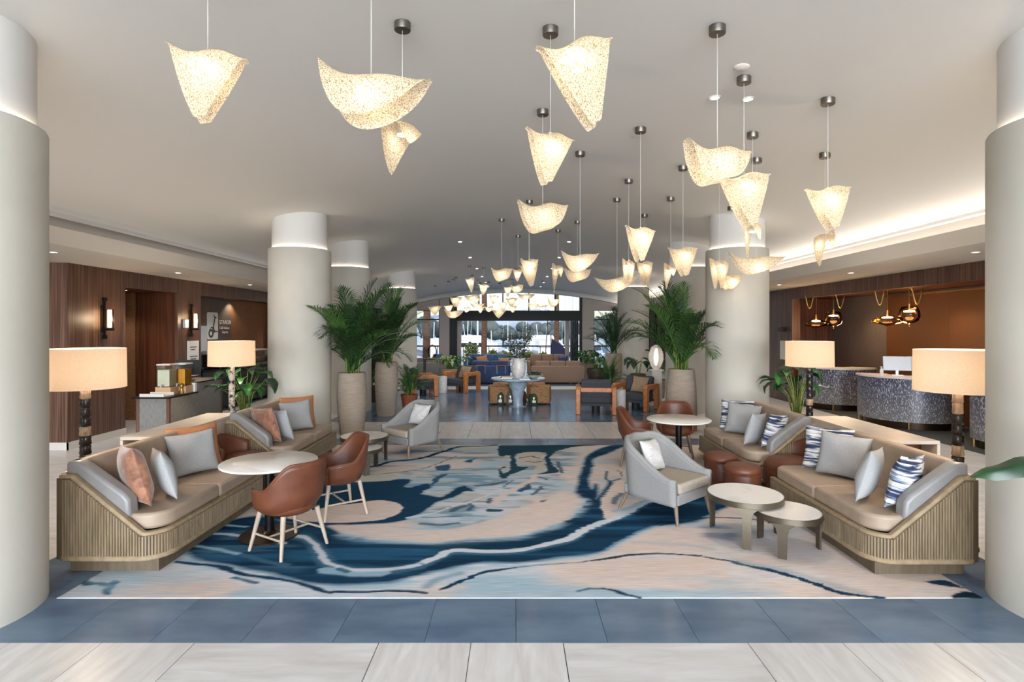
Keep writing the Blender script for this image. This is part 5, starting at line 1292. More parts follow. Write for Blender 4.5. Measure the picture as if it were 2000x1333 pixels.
# ------------------------------------------------------------------ oak frame lounge chairs
def oak_chair(x, y, face, label, pil=None):
    rz = math.atan2(face[0], -face[1]); t = thing('oak_lounge_chair', label, 'armchair', (x, y, 0), rz, 'oak frame lounge chairs')
    for s in (-1, 1):
        MB().extrude([(-.40, 0), (-.40, .60), (-.34, .655), (.34, .655), (.40, .60), (.40, 0), (.27, 0), (.25, .50), (.22, .535), (-.22, .535), (-.25, .50), (-.27, 0)], 'x', s*.43-.055, s*.43+.055).build('side_frame', MT['teak'], t, bevel=.015)
    MB().box(-.375, .375, .31, .39, .535, .65).build('back_rail', MT['teak'], t, bevel=.015)
    MB().box(-.37, .37, -.34, .30, .20, .26).build('seat_rail', MT['charcoal'], t); MB().box(-.365, .365, -.38, .29, .262, .43).build('seat_cushion', MT['charcoal'], t, bevel=.04, seg=3)
    o = MB().box(-.36, .36, -.09, .09, 0, .44).build('back_cushion', MT['charcoal'], t, bevel=.04, seg=3, loc=(0, .20, .40)); o.rotation_euler = (math.radians(-14), 0, 0)
    MB().cyl((0, .0), .10, 0, .20, 16).build('swivel_post', MT['black_matt'], t)
    if pil:
        p = on(x, y, face, .03, -.08); pillow('pillow_tan', p[0], p[1], .435, .44, .42, .13, math.degrees(rz), 20, pil, 4, 'tan pillows on the oak chairs')
oak_chair(2.0, 13.62, (.12, 1), 'honey oak armchair with its back to the camera right of the centre table')
oak_chair(3.12, 14.25, (-.6, -.8), 'honey oak armchair with tan pillow by the right palm', 'tan boucle pillow on the right oak armchair')
oak_chair(-1.74, 18.2, (-.55, -.83), 'honey oak armchair with tan pillow before the navy sofa', 'tan boucle pillow on the oak armchair before the navy sofa')
oak_chair(-2.85, 17.2, (.9, .3), 'honey oak armchair half hidden behind the low left palm')
for x, y, lb in ((2.63, 13.85, 'white carved stone drum side table between the right oak chairs'), (-2.32, 17.75, 'white carved stone drum side table between the left oak chairs')):
    t = thing('drum_side_table', lb, 'side table', (x, y, 0), 0, 'stone drum side tables'); MB().lathe([(.14, 0), (.155, .02), (.155, .50), (.15, .515)], 32).build('body', MT['shell_stone'], t, smooth=40); MB().lathe([(0, .516), (.15, .516), (.155, .522), (.155, .532), (0, .535)], 32, cap=False).build('top', MT['shell_stone'], t, smooth=40)

# ------------------------------------------------------------------ far sofas
def far_sofa(x0, x1, y, depth, m, n, label, face=1, h=.78):
    """face=+1: the sitter looks away from the camera (+y)"""
    t = thing('long_sofa', label, 'sofa', ((x0+x1)/2, y, 0), 0 if face > 0 else PI, 'long lounge sofas'); w_ = x1-x0; f = 1
    MB().box(-w_/2, w_/2, 0, .14, .06, h-.1).build('back', MT[m], t, bevel=.03)
    for s in (-1, 1): MB().box(*sorted((s*w_/2, s*(w_/2-.14))), .14, depth, .06, h-.2).build('arm', MT[m], t, bevel=.03)
    MB().box(-w_/2+.14, w_/2-.14, .14, depth, .06, .28).build('base', MT[m], t)
    for i in range(n):
        a = -w_/2+.14+(w_-.28)*i/n; b = a+(w_-.28)/n
        MB().box(a+.005, b-.005, .15, .36, .44, h+.08).build('back_cushion', MT[m], t, bevel=.05, seg=3); MB().box(a+.005, b-.005, .33, depth+.02, .282, .45).build('seat_cushion', MT[m], t, bevel=.04, seg=3)
    for sx in (-1, 1):
        for yy in (.06, depth-.06): MB().cyl((sx*(w_/2-.08), yy), .025, 0, .065, 8).build('foot', MT['black_matt'], t)
far_sofa(.62, 2.62, 20.5, .95, 'mink', 3, 'mink brown three-seat sofa with its back to the camera'); far_sofa(.55, 2.35, 24.6, .95, 'mink', 3, 'second mink brown sofa further back, facing the camera', -1, .86)
far_sofa(-1.72, -.10, 20.5, .95, 'navy', 2, 'navy velvet sofa with its back to the camera'); far_sofa(-2.2, -.2, 24.8, .95, 'blue_velvet', 3, 'bright blue velvet sofa near the marina windows', -1, .86)
far_sofa(-4.6, -2.9, 23.2, .9, 'grey_fabric', 2, 'pale grey sofa by the furthest left column', 1, .74)
pillow('pillow_orange', -1.18, 20.92, .66, .42, .38, .12, 185, -8, 'apricot pillow on the back of the navy sofa', 12, 'pillows on the far sofas'); pillow('pillow_orange', -.42, 20.92, .60, .42, .36, .12, 175, -8, 'second apricot pillow at the right of the navy sofa', 0, 'pillows on the far sofas')
pillow('navy', -1.62, 24.2, .48, .44, .42, .12, 8, 16, 'dark navy pillow on the bright blue sofa', 0, 'pillows on the far sofas'); pillow('blue_velvet', -3.3, 23.55, .6, .44, .4, .12, 180, -8, 'blue pillow on the pale grey sofa', 0, 'pillows on the far sofas')
pillow('navy', 2.1, 24.1, .48, .44, .4, .12, -10, 16, 'dark pillow on the second mink sofa', 0, 'pillows on the far sofas')
# tasselled throw hanging over the navy sofa back
def throw(x, label):
    t = thing('fringed_throw', label, 'throw', (x, 20.49, .69), 0, 'fringed throws'); MB().box(-.16, .16, -.012, .17, -.0, .014).build('cloth', MT['pillow_orange'], t); 
    for q in (-.15, .15): MB().tube([(q, -.012, .01), (q, -.014, -.3)], .006, 5).build('tassel', MT['white'], t)
throw(-1.24, 'apricot throw with white tassels over the left of the navy sofa'); throw(-.5, 'apricot throw with white tassels over the right of the navy sofa')
# cloche lamps
def cloche(x, y, z, label, st=True):
    t = thing('cloche_lamp', label, 'lamp', (x, y, z), 0, 'blown glass lamps'); MB().lathe([(.10, 0), (.10, .02), (.03, .03), (.03, .08), (.001, .08)], 24).build('base', MT['brass'], t, smooth=40)
    MB().lathe([(.11, .05), (.17, .14), (.19, .27), (.17, .41), (.10, .52), (.03, .56), (.001, .565)], 28, cap=False).build('glass_dome', MT['glass'], t, smooth=180)
    MB().lathe([(.001, .16), (.03, .18), (.045, .25), (.03, .32), (.001, .34)], 16, cap=False).build('bulb', MT['bulb'], t, smooth=180)
cloche(-3.3, 22.2, .86, 'blown glass dome lamp on the dark console by the left windows')
t = thing('sofa_table', 'dark slim console carrying the glass dome lamp', 'table', (-3.1, 22.2, 0)); MB().box(-.55, .55, -.2, .2, .82, .86).build('top', MT['charcoal'], t)
for a in (-.51, .51):
    for b in (-.16, .16): MB().box(a-.02, a+.02, b-.02, b+.02, 0, .82).build('leg', MT['charcoal'], t)
t = thing('pedestal', 'tall white pedestal behind the right oak armchair', 'pedestal', (3.84, 15.0, 0)); MB().box(-.16, .16, -.16, .16, 0, .04).build('foot', MT['white'], t); MB().box(-.13, .13, -.13, .13, .04, .92).build('shaft', MT['white'], t, bevel=.008); MB().box(-.16, .16, -.16, .16, .92, .96).build('cap', MT['white'], t)
t = thing('glass_sculpture', 'clear ribbed glass lantern standing on the white pedestal', 'lantern', (3.84, 15.0, .96)); MB().lathe([(.05, 0), (.13, .06), (.20, .26), (.20, .42), (.14, .60), (.05, .66), (.001, .67)], 14, cap=False).build('shell', MT['crystal'], t, smooth=30); MB().lathe([(.001, .18), (.05, .22), (.06, .34), (.04, .44), (.001, .46)], 14, cap=False).build('bulb', MT['hot'], t, smooth=180)
# ------------------------------------------------------------------ reception
def desk(x, y, r, label):
    t = thing('reception_desk', label, 'reception desk', (x, y, .006), 0, 'curved reception desks')
    A0, A1, N = math.radians(150), math.radians(320), 30
    def shell(r0, r1, z0, z1):
        P = []
        for i in range(N+1):
            a = A0+(A1-A0)*i/N; c, s = math.cos(a), math.sin(a); P.append([(r0*c, r0*s, z0), (r1*c, r1*s, z0), (r1*c, r1*s, z1), (r0*c, r0*s, z1), (r0*c, r0*s, z0)])
        mb = MB().grid(P); mb.f += [(0, 1, 2, 3), tuple(N*5+i for i in (3, 2, 1, 0))]; return mb
    shell(r-.06, r, .15, 1.03).build('mosaic_front', MT['mosaic'], t, smooth=50)
    shell(r-.55, r+.03, 1.03, 1.07).build('counter_top', MT['white_stone'], t, smooth=50)
    shell(r-.12, r-.08, .0, .15).build('toe_kick', MT['dark_bronze'], t, smooth=50)
    for a in (A0+.15, (A0+A1)/2, A1-.3): MB().cyl(((r-.03)*math.cos(a), (r-.03)*math.sin(a)), .02, 0, .15, 10).build('foot', MT['brass'], t)
    MB().box(-.35, .35, -.45, .1, .0, 1.0).build('cabinet', MT['walnut_dark'], t)
    return t
desk(8.5, 14.6, .88, 'far reception desk clad in blue mosaic below the left amber lights'); desk(8.55, 12.0, .95, 'middle reception desk clad in blue mosaic with silver monitors'); desk(8.78, 9.35, .85, 'nearest blue mosaic reception desk cut off by the right column')
def monitor(x, y, z, rz, w_, h, back, label, name='monitor'):
    t = thing(name, label, 'monitor', (x, y, z), rz, None); MB().box(-.1, .1, -.08, .08, 0, .012).build('foot', MT[back], t); MB().box(-.025, .025, .0, .02, .01, .16).build('stand', MT[back], t)
    o = MB().box(-w_/2, w_/2, -.012, .012, 0, h).build('screen_case', MT[back], t, bevel=.004, loc=(0, -.005, .1)); o.rotation_euler = (math.radians(-12), 0, 0); MB().box(-w_/2+.01, w_/2-.01, .0121, .0135, .01, h-.01).build('screen', MT['screen'], o)
monitor(8.13, 11.75, 1.076, math.radians(-25), .50, .30, 'silver', 'left silver monitor on the middle reception desk'); monitor(8.62, 11.72, 1.076, math.radians(-15), .50, .30, 'silver', 'right silver monitor on the middle reception desk')
t = thing('sanitizer_bottle', 'small white pump bottle on the middle reception desk', 'bottle', (7.80, 11.75, 1.076)); MB().lathe([(.035, 0), (.035, .12), (.012, .15), (.012, .17)], 14).build('body', MT['white'], t, smooth=50); MB().box(-.035, .01, -.008, .008, .17, .185).build('pump', MT['white'], t)
def amber(px, py, Y, kind, label):
    X, z = atd(px, py, Y); t = thing('amber_pendant', label, 'pendant', (X, Y, z), 0, 'amber glass pendants')
    if kind == 'disc': prof = [(.03, .12), (.10, .10), (.24, .03), (.29, -.02), (.24, -.06), (.10, -.10), (.02, -.13), (.001, -.14)]
    else: prof = [(.06, .17), (.15, .16), (.19, .06), (.20, -.04), (.17, -.14), (.08, -.19), (.02, -.2), (.015, -.25), (.001, -.26)]
    MB().lathe(prof, 32, cap=False).build('glass_globe', MT['amber_glass'], t, smooth=180)
    MB().lathe([(0, .04), (.10, .05), (.10, .07), (0, .09)], 20, cap=False).build('led_plate', MT['bulb'], t)
    MB().cyl((0, 0), .018, .09, .22, 10).build('stem', MT['brass'], t); MB().cyl((0, 0), .006, .22, 2.95-z, 6).build('cord', MT['brass'], t)
    sg = -1 if kind == 'disc' else 1
    MB().tube([(.0, 0, 2.93-z)]+[(sg*.06+sg*.22*q, 0, 2.93-z-.34*math.sin(PI*q)) for q in [i/10 for i in range(11)]], .014, 6).build('looped_strap', MT['brass'], t, smooth=180)
amber(1594, 632, 14.2, 'disc', 'flat amber glass pendant over the far reception desk'); amber(1628, 622, 14.0, 'globe', 'rounded amber glass pendant over the far reception desk'); amber(1733, 626, 12.1, 'disc', 'flat amber glass pendant over the middle reception desk'); amber(1776, 614, 11.9, 'globe', 'rounded amber glass pendant over the middle reception desk')
for y in (14.2, 12.0): point('amber_glow', (8.4, y, 2.15), 22, (1, .68, .36), .12)
tag(MB().box(XR-.012, XR, 15.78, 16.08, 1.18, 1.72).build('wall_sign', MT['linen_pale'], None), 'white notice panel on the walnut pier by reception', 'sign')
tag(MB().box(XR-.12, XR, 15.72, 16.02, 1.98, 2.1).build('wall_sconce', MT['dark_bronze'], None, bevel=.01), 'small dark box sconce on the walnut pier by reception', 'sconce')

# ------------------------------------------------------------------ cafe side
def sconce(Y, label):
    t = thing('wall_sconce', label, 'sconce', (XL, Y, 0), 0, 'tube wall sconces')
    MB().box(.0, .02, -.05, .05, 2.0, 2.5).build('back_plate', MT['dark_bronze'], t); MB().box(.02, .05, -.015, .015, 1.90, 2.64).build('stem', MT['black'], t); MB().box(.02, .06, -.04, .04, 1.88, 1.95).build('lower_cap', MT['black'], t); MB().box(.02, .06, -.04, .04, 2.58, 2.64).build('upper_cap', MT['black'], t)
    MB().cyl((.13, 0), .065, 2.08, 2.42, 20).build('glass_tube', MT['glass'], t, smooth=40); MB().cyl((.13, 0), .03, 2.09, 2.41, 14).build('lit_tube', MT['sconce_tube'], t, smooth=40); MB().box(.05, .2, -.03, .03, 2.03, 2.075).build('bracket', MT['black'], t)
    point('sconce_light', (XL+.3, Y, 2.25), 9, (1, .75, .48), .06)
sconce(10.2, 'dark bronze tube sconce left of the lift corridor'); sconce(12.95, 'dark bronze tube sconce between corridor and cafe')
tag(MB().box(XL, XL+.06, 12.66, 12.80, 2.08, 2.28).build('wall_speaker', MT['silver'], None, bevel=.01), 'small grey box on the wall left of the second sconce', 'box')
def text(body, parent, loc, size, m, rot):
    c = bpy.data.curves.new('lettering', 'FONT'); c.body = body; c.size = size; c.extrude = .003; c.align_x = 'LEFT'
    tmp = bpy.data.objects.new('lettering', c); COL.objects.link(tmp); bpy.context.view_layer.update()
    me = bpy.data.meshes.new_from_object(tmp.evaluated_get(bpy.context.evaluated_depsgraph_get())); bpy.data.objects.remove(tmp); me.materials.clear()
    return put('lettering', me, MT[m], parent, loc, rot=rot)
WALLROT = (PI/2, 0, PI/2)                         # reads along +y on a wall that faces +x
t = thing('menu_board', 'white menu sign on the walnut wall beside the cafe recess', 'sign', (XL, 12.84, 0)); MB().box(.0, .02, 0, .44, .95, 1.78).build('board', MT['linen_pale'], t)
for i, (wd, z) in enumerate(((.26, 1.62), (.2, 1.56), (.3, 1.4), (.24, 1.34), (.2, 1.18), (.26, 1.12))): MB().box(.02, .022, .08+.02*(i % 2), .08+wd, z, z+.022).build('print_line', MT['ink'], t)
t = thing('menu_board', 'taller pale sign at the near edge of the cafe recess', 'sign', (-8.05, 14.16, 0)); MB().box(.0, .02, 0, .28, 1.0, 2.14).build('board', MT['silver'], t)
# cafe logo: rounded white plate with a scooter standing out of it
t = thing('cafe_sign', 'white scooter logo with cafe lettering on the grasscloth wall', 'sign', (-8.05, 14.47, 0))
def rr(x0, x1, z0, z1, r_): return [(x1-r_+r_*math.cos(a), z1-r_+r_*math.sin(a)) for a in [PI/2*i/4 for i in range(5)]]+[(x0+r_-r_*math.sin(a), z1-r_+r_*math.cos(a)) for a in [PI/2*i/4 for i in range(5)]]+[(x0+r_-r_*math.cos(a), z0+r_-r_*math.sin(a)) for a in [PI/2*i/4 for i in range(5)]]+[(x1-r_+r_*math.sin(a), z0+r_-r_*math.cos(a)) for a in [PI/2*i/4 for i in range(5)]]
MB().extrude(rr(0, .52, 1.78, 2.50, .06), 'x', 0, .012).build('plate', MT['linen_pale'], t)
G = MT['ink']
def ringy(cy, cz, r0, r1, x0, x1, n=24):
    P = [[(x0, cy+r0*math.cos(a), cz+r0*math.sin(a)), (x1, cy+r0*math.cos(a), cz+r0*math.sin(a)), (x1, cy+r1*math.cos(a), cz+r1*math.sin(a)), (x0, cy+r1*math.cos(a), cz+r1*math.sin(a))] for a in [2*PI*i/n for i in range(n+1)]]; return MB().grid(P)
ringy(.17, 1.94, .06, .12, .012, .016).build('scooter_wheel', G, t)
MB().extrude([(.10, 2.02), (.16, 2.09), (.25, 2.06), (.29, 2.0), (.31, 1.93), (.34, 1.99), (.31, 2.12), (.36, 2.26), (.38, 2.36), (.34, 2.38), (.30, 2.24), (.26, 2.1), (.2, 2.12), (.12, 2.08)], 'x', .012, .016).build('scooter_body', G, t)
MB().extrude([(.29, 2.42), (.33, 2.45), (.33, 2.40), (.44, 2.37), (.43, 2.345), (.33, 2.36)], 'x', .012, .016).build('scooter_handlebar', G, t); MB().extrude([(.29, 2.0), (.34, 1.97), (.50, 1.97), (.50, 2.0), (.36, 2.01), (.31, 2.06)], 'x', .012, .016).build('scooter_footboard', G, t)
text('STRADA', t, (.004, .60, 2.19), .165, 'linen_pale', WALLROT); text('Caffè Italiano', t, (.004, .60, 2.055), .10, 'linen_pale', WALLROT); text('Express', t, (.004, .74, 1.94), .10, 'linen_pale', WALLROT)
# service counter with lower and raised part
t = thing('cafe_counter', 'grey woven-front cafe counter with black tops and oak corners', 'counter', (-6.2, 9.1, 0))
MB().box(0, .5, 0, .83, .0, .915).build('low_body', MT['counter_panel'], t); MB().box(0, .5, .832, 1.65, 0, 1.09).build('raised_body', MT['counter_panel'], t)
MB().box(-.08, .53, -.04, .83, .916, .94).build('low_top', MT['black'], t, bevel=.004); MB().box(-.04, .53, .832, 1.7, 1.091, 1.115).build('raised_top', MT['black'], t, bevel=.004)
for a, b in ((0, 0), (.5, 0)): MB().box(a-.025, a+.025, -.015, .03, 0, .915).build('corner_post', MT['walnut'], t)
MB().box(.48, .515, 1.62, 1.665, 0, 1.09).build('corner_post', MT['walnut'], t)
MT['lemon'] = mat('lemon water', (226, 222, 186), (236, 232, 206), ns=6, rough=.2); MT['juice'] = mat('orange juice', (226, 150, 50), (236, 170, 70), ns=6, rough=.2); MT['box_wood'] = mat('pale plywood', (196, 158, 120), rough=.6)
def dispenser(x, y, m, label):
    t = thing('drink_dispenser', label, 'drink dispenser', (x, y, .94), 0, 'drink dispensers'); MB().box(-.13, .13, -.12, .12, 0, .13).build('stand', MT['box_wood'], t); MB().box(-.11, .11, -.11, .11, .132, .50).build('tank', MT['glass'], t); MB().box(-.1, .1, -.1, .1, .14, .42).build('drink', MT[m], t); MB().box(-.115, .115, -.115, .115, .50, .52).build('lid', MT['white'], t)
    MB().tube([(.0, -.11, .17), (.0, -.17, .17), (.0, -.17, .13)], .012, 6).build('tap', MT['silver'], t)
dispenser(-5.98, 9.52, 'lemon', 'lemon water dispenser on a plywood stand on the cafe counter'); dispenser(-5.86, 9.76, 'juice', 'orange juice dispenser behind the lemon water dispenser')
t = thing('serving_tray', 'white serving tray at the front of the cafe counter', 'tray', (-5.98, 9.25, .94)); MB().box(-.2, .2, -.14, .14, 0, .012).build('base', MT['white'], t); MB().box(-.2, .2, -.14, -.128, .012, .05).build('rim', MT['white'], t); MB().box(-.2, .2, .128, .14, .012, .05).build('rim', MT['white'], t)
tag(MB().lathe([(.001, 0), (.045, .0), (.03, .05), (.02, .09), (.035, .12), (.03, .16), (.001, .18)], 16, cap=False).build('figurine', MT['brass'], None, smooth=50, loc=(-5.79, 9.62, .94)), 'small cream figurine on the low cafe counter', 'figurine')
tag(MB().box(-5.83, -5.70, 9.86, 9.925, .94, 1.10).build('card_box', MT['linen_pale'], None, bevel=.004), 'small white box against the step of the cafe counter', 'box')
monitor(-5.98, 10.15, 1.115, math.radians(25), .40, .28, 'black_matt', 'black till screen on the raised cafe counter', 'till_screen')
# back counter in the cafe recess
t = thing('back_counter', 'black back counter along the cafe wall', 'counter', (-8.04, 13.5, 0)); MB().box(0, .74, 0, 4.3, .1, 1.0).build('body', MT['black_matt'], t); MB().box(0, .78, -.02, 4.32, 1.0, 1.035).build('top', MT['black'], t)
for i in range(4): MB().box(.741, .755, .05+1.06*i, 1.05+1.06*i, .14, .96).build('door', MT['black_matt'], t)
t = thing('coffee_machine', 'black espresso machine on the cafe back counter', 'coffee machine', (-7.75, 14.5, 1.035)); MB().box(-.25, .25, -.35, .35, .04, .14).build('tray', MT['black_matt'], t); MB().box(-.25, .05, -.35, .35, .14, .36).build('body', MT['black_matt'], t, bevel=.02); MB().box(-.25, .2, -.35, .35, .361, .46).build('top_box', MT['silver'], t, bevel=.02)
for q in (-.2, .05): MB().cyl((.12, q), .035, .27, .36, 12).build('group_head', MT['silver'], t)
for a in (-.2, .2): MB().cyl((a, .3), .02, 0, .04, 8).build('foot', MT['black_matt'], t); MB().cyl((a, -.3), .02, 0, .04, 8).build('foot', MT['black_matt'], t)
t = thing('pastry_case', 'pale lit pastry case on the cafe back counter', 'display case', (-7.7, 16.4, 1.035)); MB().box(-.25, .25, -.45, .45, 0, .05).build('base', MT['pillow_tan'], t); MB().box(-.24, .24, -.44, .44, .05, .4).build('glass', MT['glass'], t); MB().box(-.25, .25, -.45, .45, .4, .43).build('top', MT['white'], t); MB().box(-.2, .2, -.4, .4, .2, .215).build('shelf', MT['white'], t)
spot('cafe_beam', (-7.9, 15.6, 2.86), 30, (1, .8, .6), 120)

# ------------------------------------------------------------------ marina outside
MT['gel'] = mat('white gelcoat', (240, 242, 244), rough=.3); MT['dark_window'] = mat('boat window', (40, 48, 58), rough=.15); MT['sailcover'] = mat('navy sail cover', (26, 34, 66), rough=.8); MT['mast'] = mat('alloy mast', (226, 228, 230), rough=.4, metal=.3)
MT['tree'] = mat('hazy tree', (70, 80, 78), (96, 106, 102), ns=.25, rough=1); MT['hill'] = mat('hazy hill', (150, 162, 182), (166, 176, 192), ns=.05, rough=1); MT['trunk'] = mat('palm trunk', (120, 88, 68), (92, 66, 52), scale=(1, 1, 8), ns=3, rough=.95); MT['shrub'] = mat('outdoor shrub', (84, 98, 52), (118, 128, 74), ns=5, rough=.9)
def motor_yacht(x, y, L, rz, label):
    t = thing('motor_yacht', label, 'boat', (x, y, -3.0), rz, 'moored motor yachts'); w_ = L*.28
    def hullp(k): return [(-L/2, -w_/2*k), (L*.15, -w_/2*k), (L*.38, -w_*.32*k), (L/2*k, 0), (L*.38, w_*.32*k), (L*.15, w_/2*k), (-L/2, w_/2*k)]
    a, b = hullp(.82), hullp(1.0); n = len(a); MB().add([(p, q, .0) for p, q in a]+[(p, q, L*.13) for p, q in b], [tuple(range(n)), tuple(range(n, 2*n))]+[(i, (i+1) % n, n+(i+1) % n, n+i) for i in range(n)]).build('hull', MT['gel'], t)
    MB().extrude([(-L*.35, L*.13), (-L*.35, L*.26), (L*.10, L*.26), (L*.24, L*.13)], 'y', -w_*.38, w_*.38).build('cabin', MT['gel'], t)
    MB().extrude([(-L*.30, L*.17), (-L*.30, L*.225), (L*.10, L*.225), (L*.16, L*.17)], 'y', -w_*.385, w_*.385).build('window_band', MT['dark_window'], t)
    MB().extrude([(-L*.25, L*.265), (-L*.25, L*.33), (-L*.0, L*.33), (L*.05, L*.265)], 'y', -w_*.3, w_*.3).build('flybridge', MT['gel'], t); MB().tube([(-L*.2, 0, L*.33), (-L*.22, 0, L*.48)], .05, 6).build('radar_mast', MT['gel'], t)
for i, (x, y, L, rz, lb) in enumerate(((-9.5, 62, 12, 1.9, 'white motor yacht at the left of the main opening'), (-2.5, 70, 10, 1.4, 'white motor yacht left of the vase branches'), (3.4, 66, 11, 1.7, 'white motor yacht right of the vase branches'), (9.5, 72, 13, 1.2, 'white motor yacht beside the navy sail cover'),
        (-15.5, 66, 14, 1.6, 'white motor yacht seen through the left narrow window'), (17, 70, 14, 1.5, 'white motor yacht seen through the right narrow window'), (-6, 92, 12, .4, 'smaller white yacht in the second row, left'), (6, 95, 12, .5, 'smaller white yacht in the second row, right'), (-22, 60, 14, 1.8, 'white motor yacht seen between the left columns'), (22.5, 62, 14, 1.4, 'white motor yacht seen between the right columns'))):
    motor_yacht(x, y, L, rz, lb)
def sail_boat(x, y, h, label, cover=False):
    t = thing('sailing_boat', label, 'boat', (x, y, -3.0), 1.35, 'moored sailing boats')
    a = [(-4, -.9), (1, -1.1), (4.2, 0), (1, 1.1), (-4, .9)]; MB().add([(p*.85, q*.7, 0) for p, q in a]+[(p, q, 1.0) for p, q in a], [(0, 1, 2, 3, 4), (5, 6, 7, 8, 9)]+[(i, (i+1) % 5, 5+(i+1) % 5, 5+i) for i in range(5)]).build('hull', MT['gel'], t)
    MB().box(-1.5, 1.6, -.6, .6, 1.0, 1.5).build('cabin', MT['gel'], t); MB().cyl((.6, 0), .08, 1.4, h, 8, .05).build('mast', MT['mast'], t); MB().tube([(.6, 0, 2.4), (-3.4, 0, 2.4)], .07, 6).build('boom', MT['sailcover'], t)
    MB().tube([(.6, -.5, h*.62), (.6, .5, h*.62)], .03, 5).build('spreader', MT['mast'], t)
    for q in ((4.1, 0, 1.0), (-3.9, 0, 1.0)): MB().tube([q, (.6, 0, h-.1)], .012, 4).build('stay', MT['mast'], t)
for x, y, h, lb in ((-4.2, 60, 17, 'sailing boat with tall mast left of centre'), (-5.2, 76, 15, 'sailing boat just behind the left mast'), (-1.2, 88, 13, 'distant sailing boat left of the branches'), (2.1, 104, 14, 'distant sailing boat right of the branches'), (5.6, 54, 17, 'sailing boat with tall mast right of centre'), (7.6, 84, 14, 'distant sailing boat at the right'), (-9, 104, 16, 'distant sailing boat at the left'), (-16, 88, 14, 'distant sailing boat in the left narrow window'), (12.5, 90, 14, 'distant sailing boat in the right narrow window')):
    sail_boat(x, y, h, lb)
t = thing('parasol', 'folded navy parasol or sail cover standing on the terrace', 'parasol', (3.05, 38.0, -.15)); MB().add([(-.55, -.06, .25), (1.15, -.06, .3), (.35, -.06, .9), (-.5, -.06, 1.55), (-.55, .06, .25), (1.15, .06, .3), (.35, .06, .9), (-.5, .06, 1.55)], [(0, 1, 2, 3), (4, 5, 6, 7), (0, 1, 5, 4), (1, 2, 6, 5), (2, 3, 7, 6), (3, 0, 4, 7)]).build('cloth', MT['sailcover'], t); MB().cyl((-.55, 0), .03, 0, 1.8, 8).build('pole', MT['dark_metal'], t)
t = thing('flag_pole', 'thin dark leaning pole beyond the terrace railing', 'pole', (2.3, 40.2, -3.0)); MB().tube([(-.25, 0, 0), (.0, 0, 4.0), (.16, 0, 6.4)], .035, 6).build('shaft', MT['dark_metal'], t); MB().cyl((-.25, 0), .12, -.2, .1, 10).build('foot', MT['dark_metal'], t)
def palm_tree(x, y, r_, h, label):
    t = thing('palm_tree', label, 'palm tree', (x, y, -.15), 0, 'terrace palm trees'); MB().tube([(0, 0, 0), (.05, 0, h*.5), (0, 0, h)], [r_*1.1, r_, r_*.9], 12).build('trunk', MT['trunk'], t, smooth=60)
    for i in range(10):
        k = ('pt',)
        if k not in PC: c = FR[2].copy(); c.materials.append(MT['frond']); PC[k] = c
        o = put('frond', PC[k], None, t, (0, 0, h)); o.rotation_euler = (Matrix.Rotation(i*.63, 3, 'Z') @ Matrix.Rotation(.8, 3, 'Y')).to_euler(); o.scale = (2.2, 2.2, 2.2)
palm_tree(-2.12, 38.2, .19, 6.5, 'palm trunk rising left of centre beyond the folding doors'); palm_tree(2.95, 39.2, .17, 6.5, 'palm trunk rising right of centre beyond the folding doors'); palm_tree(-6.0, 37.6, .24, 6.5, 'palm trunk seen through the left narrow window'); palm_tree(7.2, 37.6, .22, 6.5, 'palm trunk seen through the right narrow window')
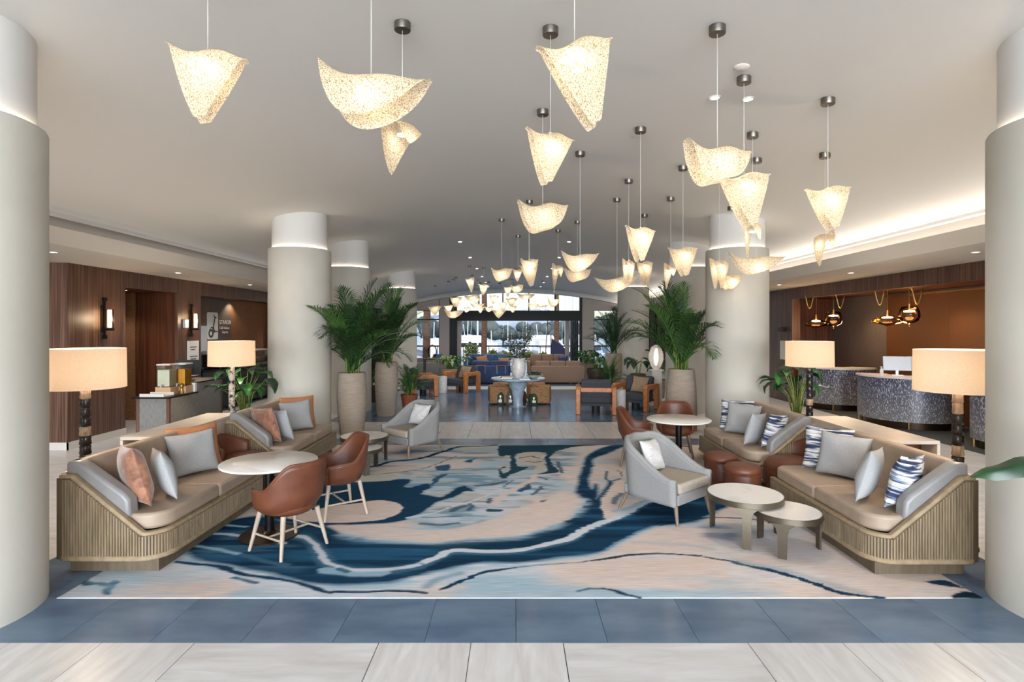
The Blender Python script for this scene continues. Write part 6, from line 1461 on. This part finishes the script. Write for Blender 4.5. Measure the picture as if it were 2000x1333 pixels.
def shrub(x, y, z, rx, h, label, m='shrub', seed=1, n=320, ls=.12):
    r = random.Random(seed); t = thing('shrub', label, 'shrub', (x, y, z)); mb = MB()
    for i in range(n):
        a, b = r.uniform(0, 2*PI), r.uniform(0, 1); c = Vector((rx*math.cos(a)*b**.5, rx*math.sin(a)*b**.5, h*r.uniform(.1, 1)*(1-.4*b))); d = Vector((r.gauss(0, 1), r.gauss(0, 1), r.gauss(.6, .6))).normalized(); w_ = d.orthogonal().normalized()*ls*.25
        mb.add([c, c+d*ls*.5+w_, c+d*ls, c+d*ls*.5-w_], [(0, 1, 2, 3)])
    o = mb.build('foliage', MT[m], t, fix=False); o['kind'] = 'stuff'; MB().tube([(0, 0, 0), (.02, 0, h*.5)], .03, 6).build('stem', MT['bark'], t)
for i, (x, y, rx, h, lb) in enumerate(((-3.0, 38.2, .45, 1.25, 'feathery shrub behind the railing left of centre'), (-1.45, 38.1, .35, .7, 'low shrub behind the blue sofa'), (-.6, 38.2, .4, .6, 'low shrub left of the vase branches'), (.95, 38.1, .45, .6, 'low shrub right of the vase branches'), (2.0, 38.2, .3, .5, 'low shrub before the navy cover'))):
    shrub(x, y, -.15, rx, h, lb, 'shrub', 40+i, 420, .22)
def tree_belt(y, z, n, hmin, hmax, m, seed, x0=-130, x1=130):
    r = random.Random(seed); me = MB()
    for i in range(n):
        x = x0+(x1-x0)*i/(n-1)+r.uniform(-2, 2); h = r.uniform(hmin, hmax); yy = r.uniform(-6, 6); me.tube([(x, yy, 0), (x, yy, h*.5)], .35, 5)
        for k_ in range(5):
            cx_, cz, rr_ = x+r.uniform(-3, 3), h*r.uniform(.35, .75), h*r.uniform(.2, .32)
            P = [[(cx_+rr_*1.3*math.sin(PI*p/6)*math.cos(2*PI*q_/8)*r.uniform(.85, 1.1), yy+rr_*math.sin(PI*p/6)*math.sin(2*PI*q_/8), cz+rr_*math.cos(PI*p/6)*r.uniform(.85, 1.1)) for q_ in range(9)] for p in range(7)]; me.grid(P)
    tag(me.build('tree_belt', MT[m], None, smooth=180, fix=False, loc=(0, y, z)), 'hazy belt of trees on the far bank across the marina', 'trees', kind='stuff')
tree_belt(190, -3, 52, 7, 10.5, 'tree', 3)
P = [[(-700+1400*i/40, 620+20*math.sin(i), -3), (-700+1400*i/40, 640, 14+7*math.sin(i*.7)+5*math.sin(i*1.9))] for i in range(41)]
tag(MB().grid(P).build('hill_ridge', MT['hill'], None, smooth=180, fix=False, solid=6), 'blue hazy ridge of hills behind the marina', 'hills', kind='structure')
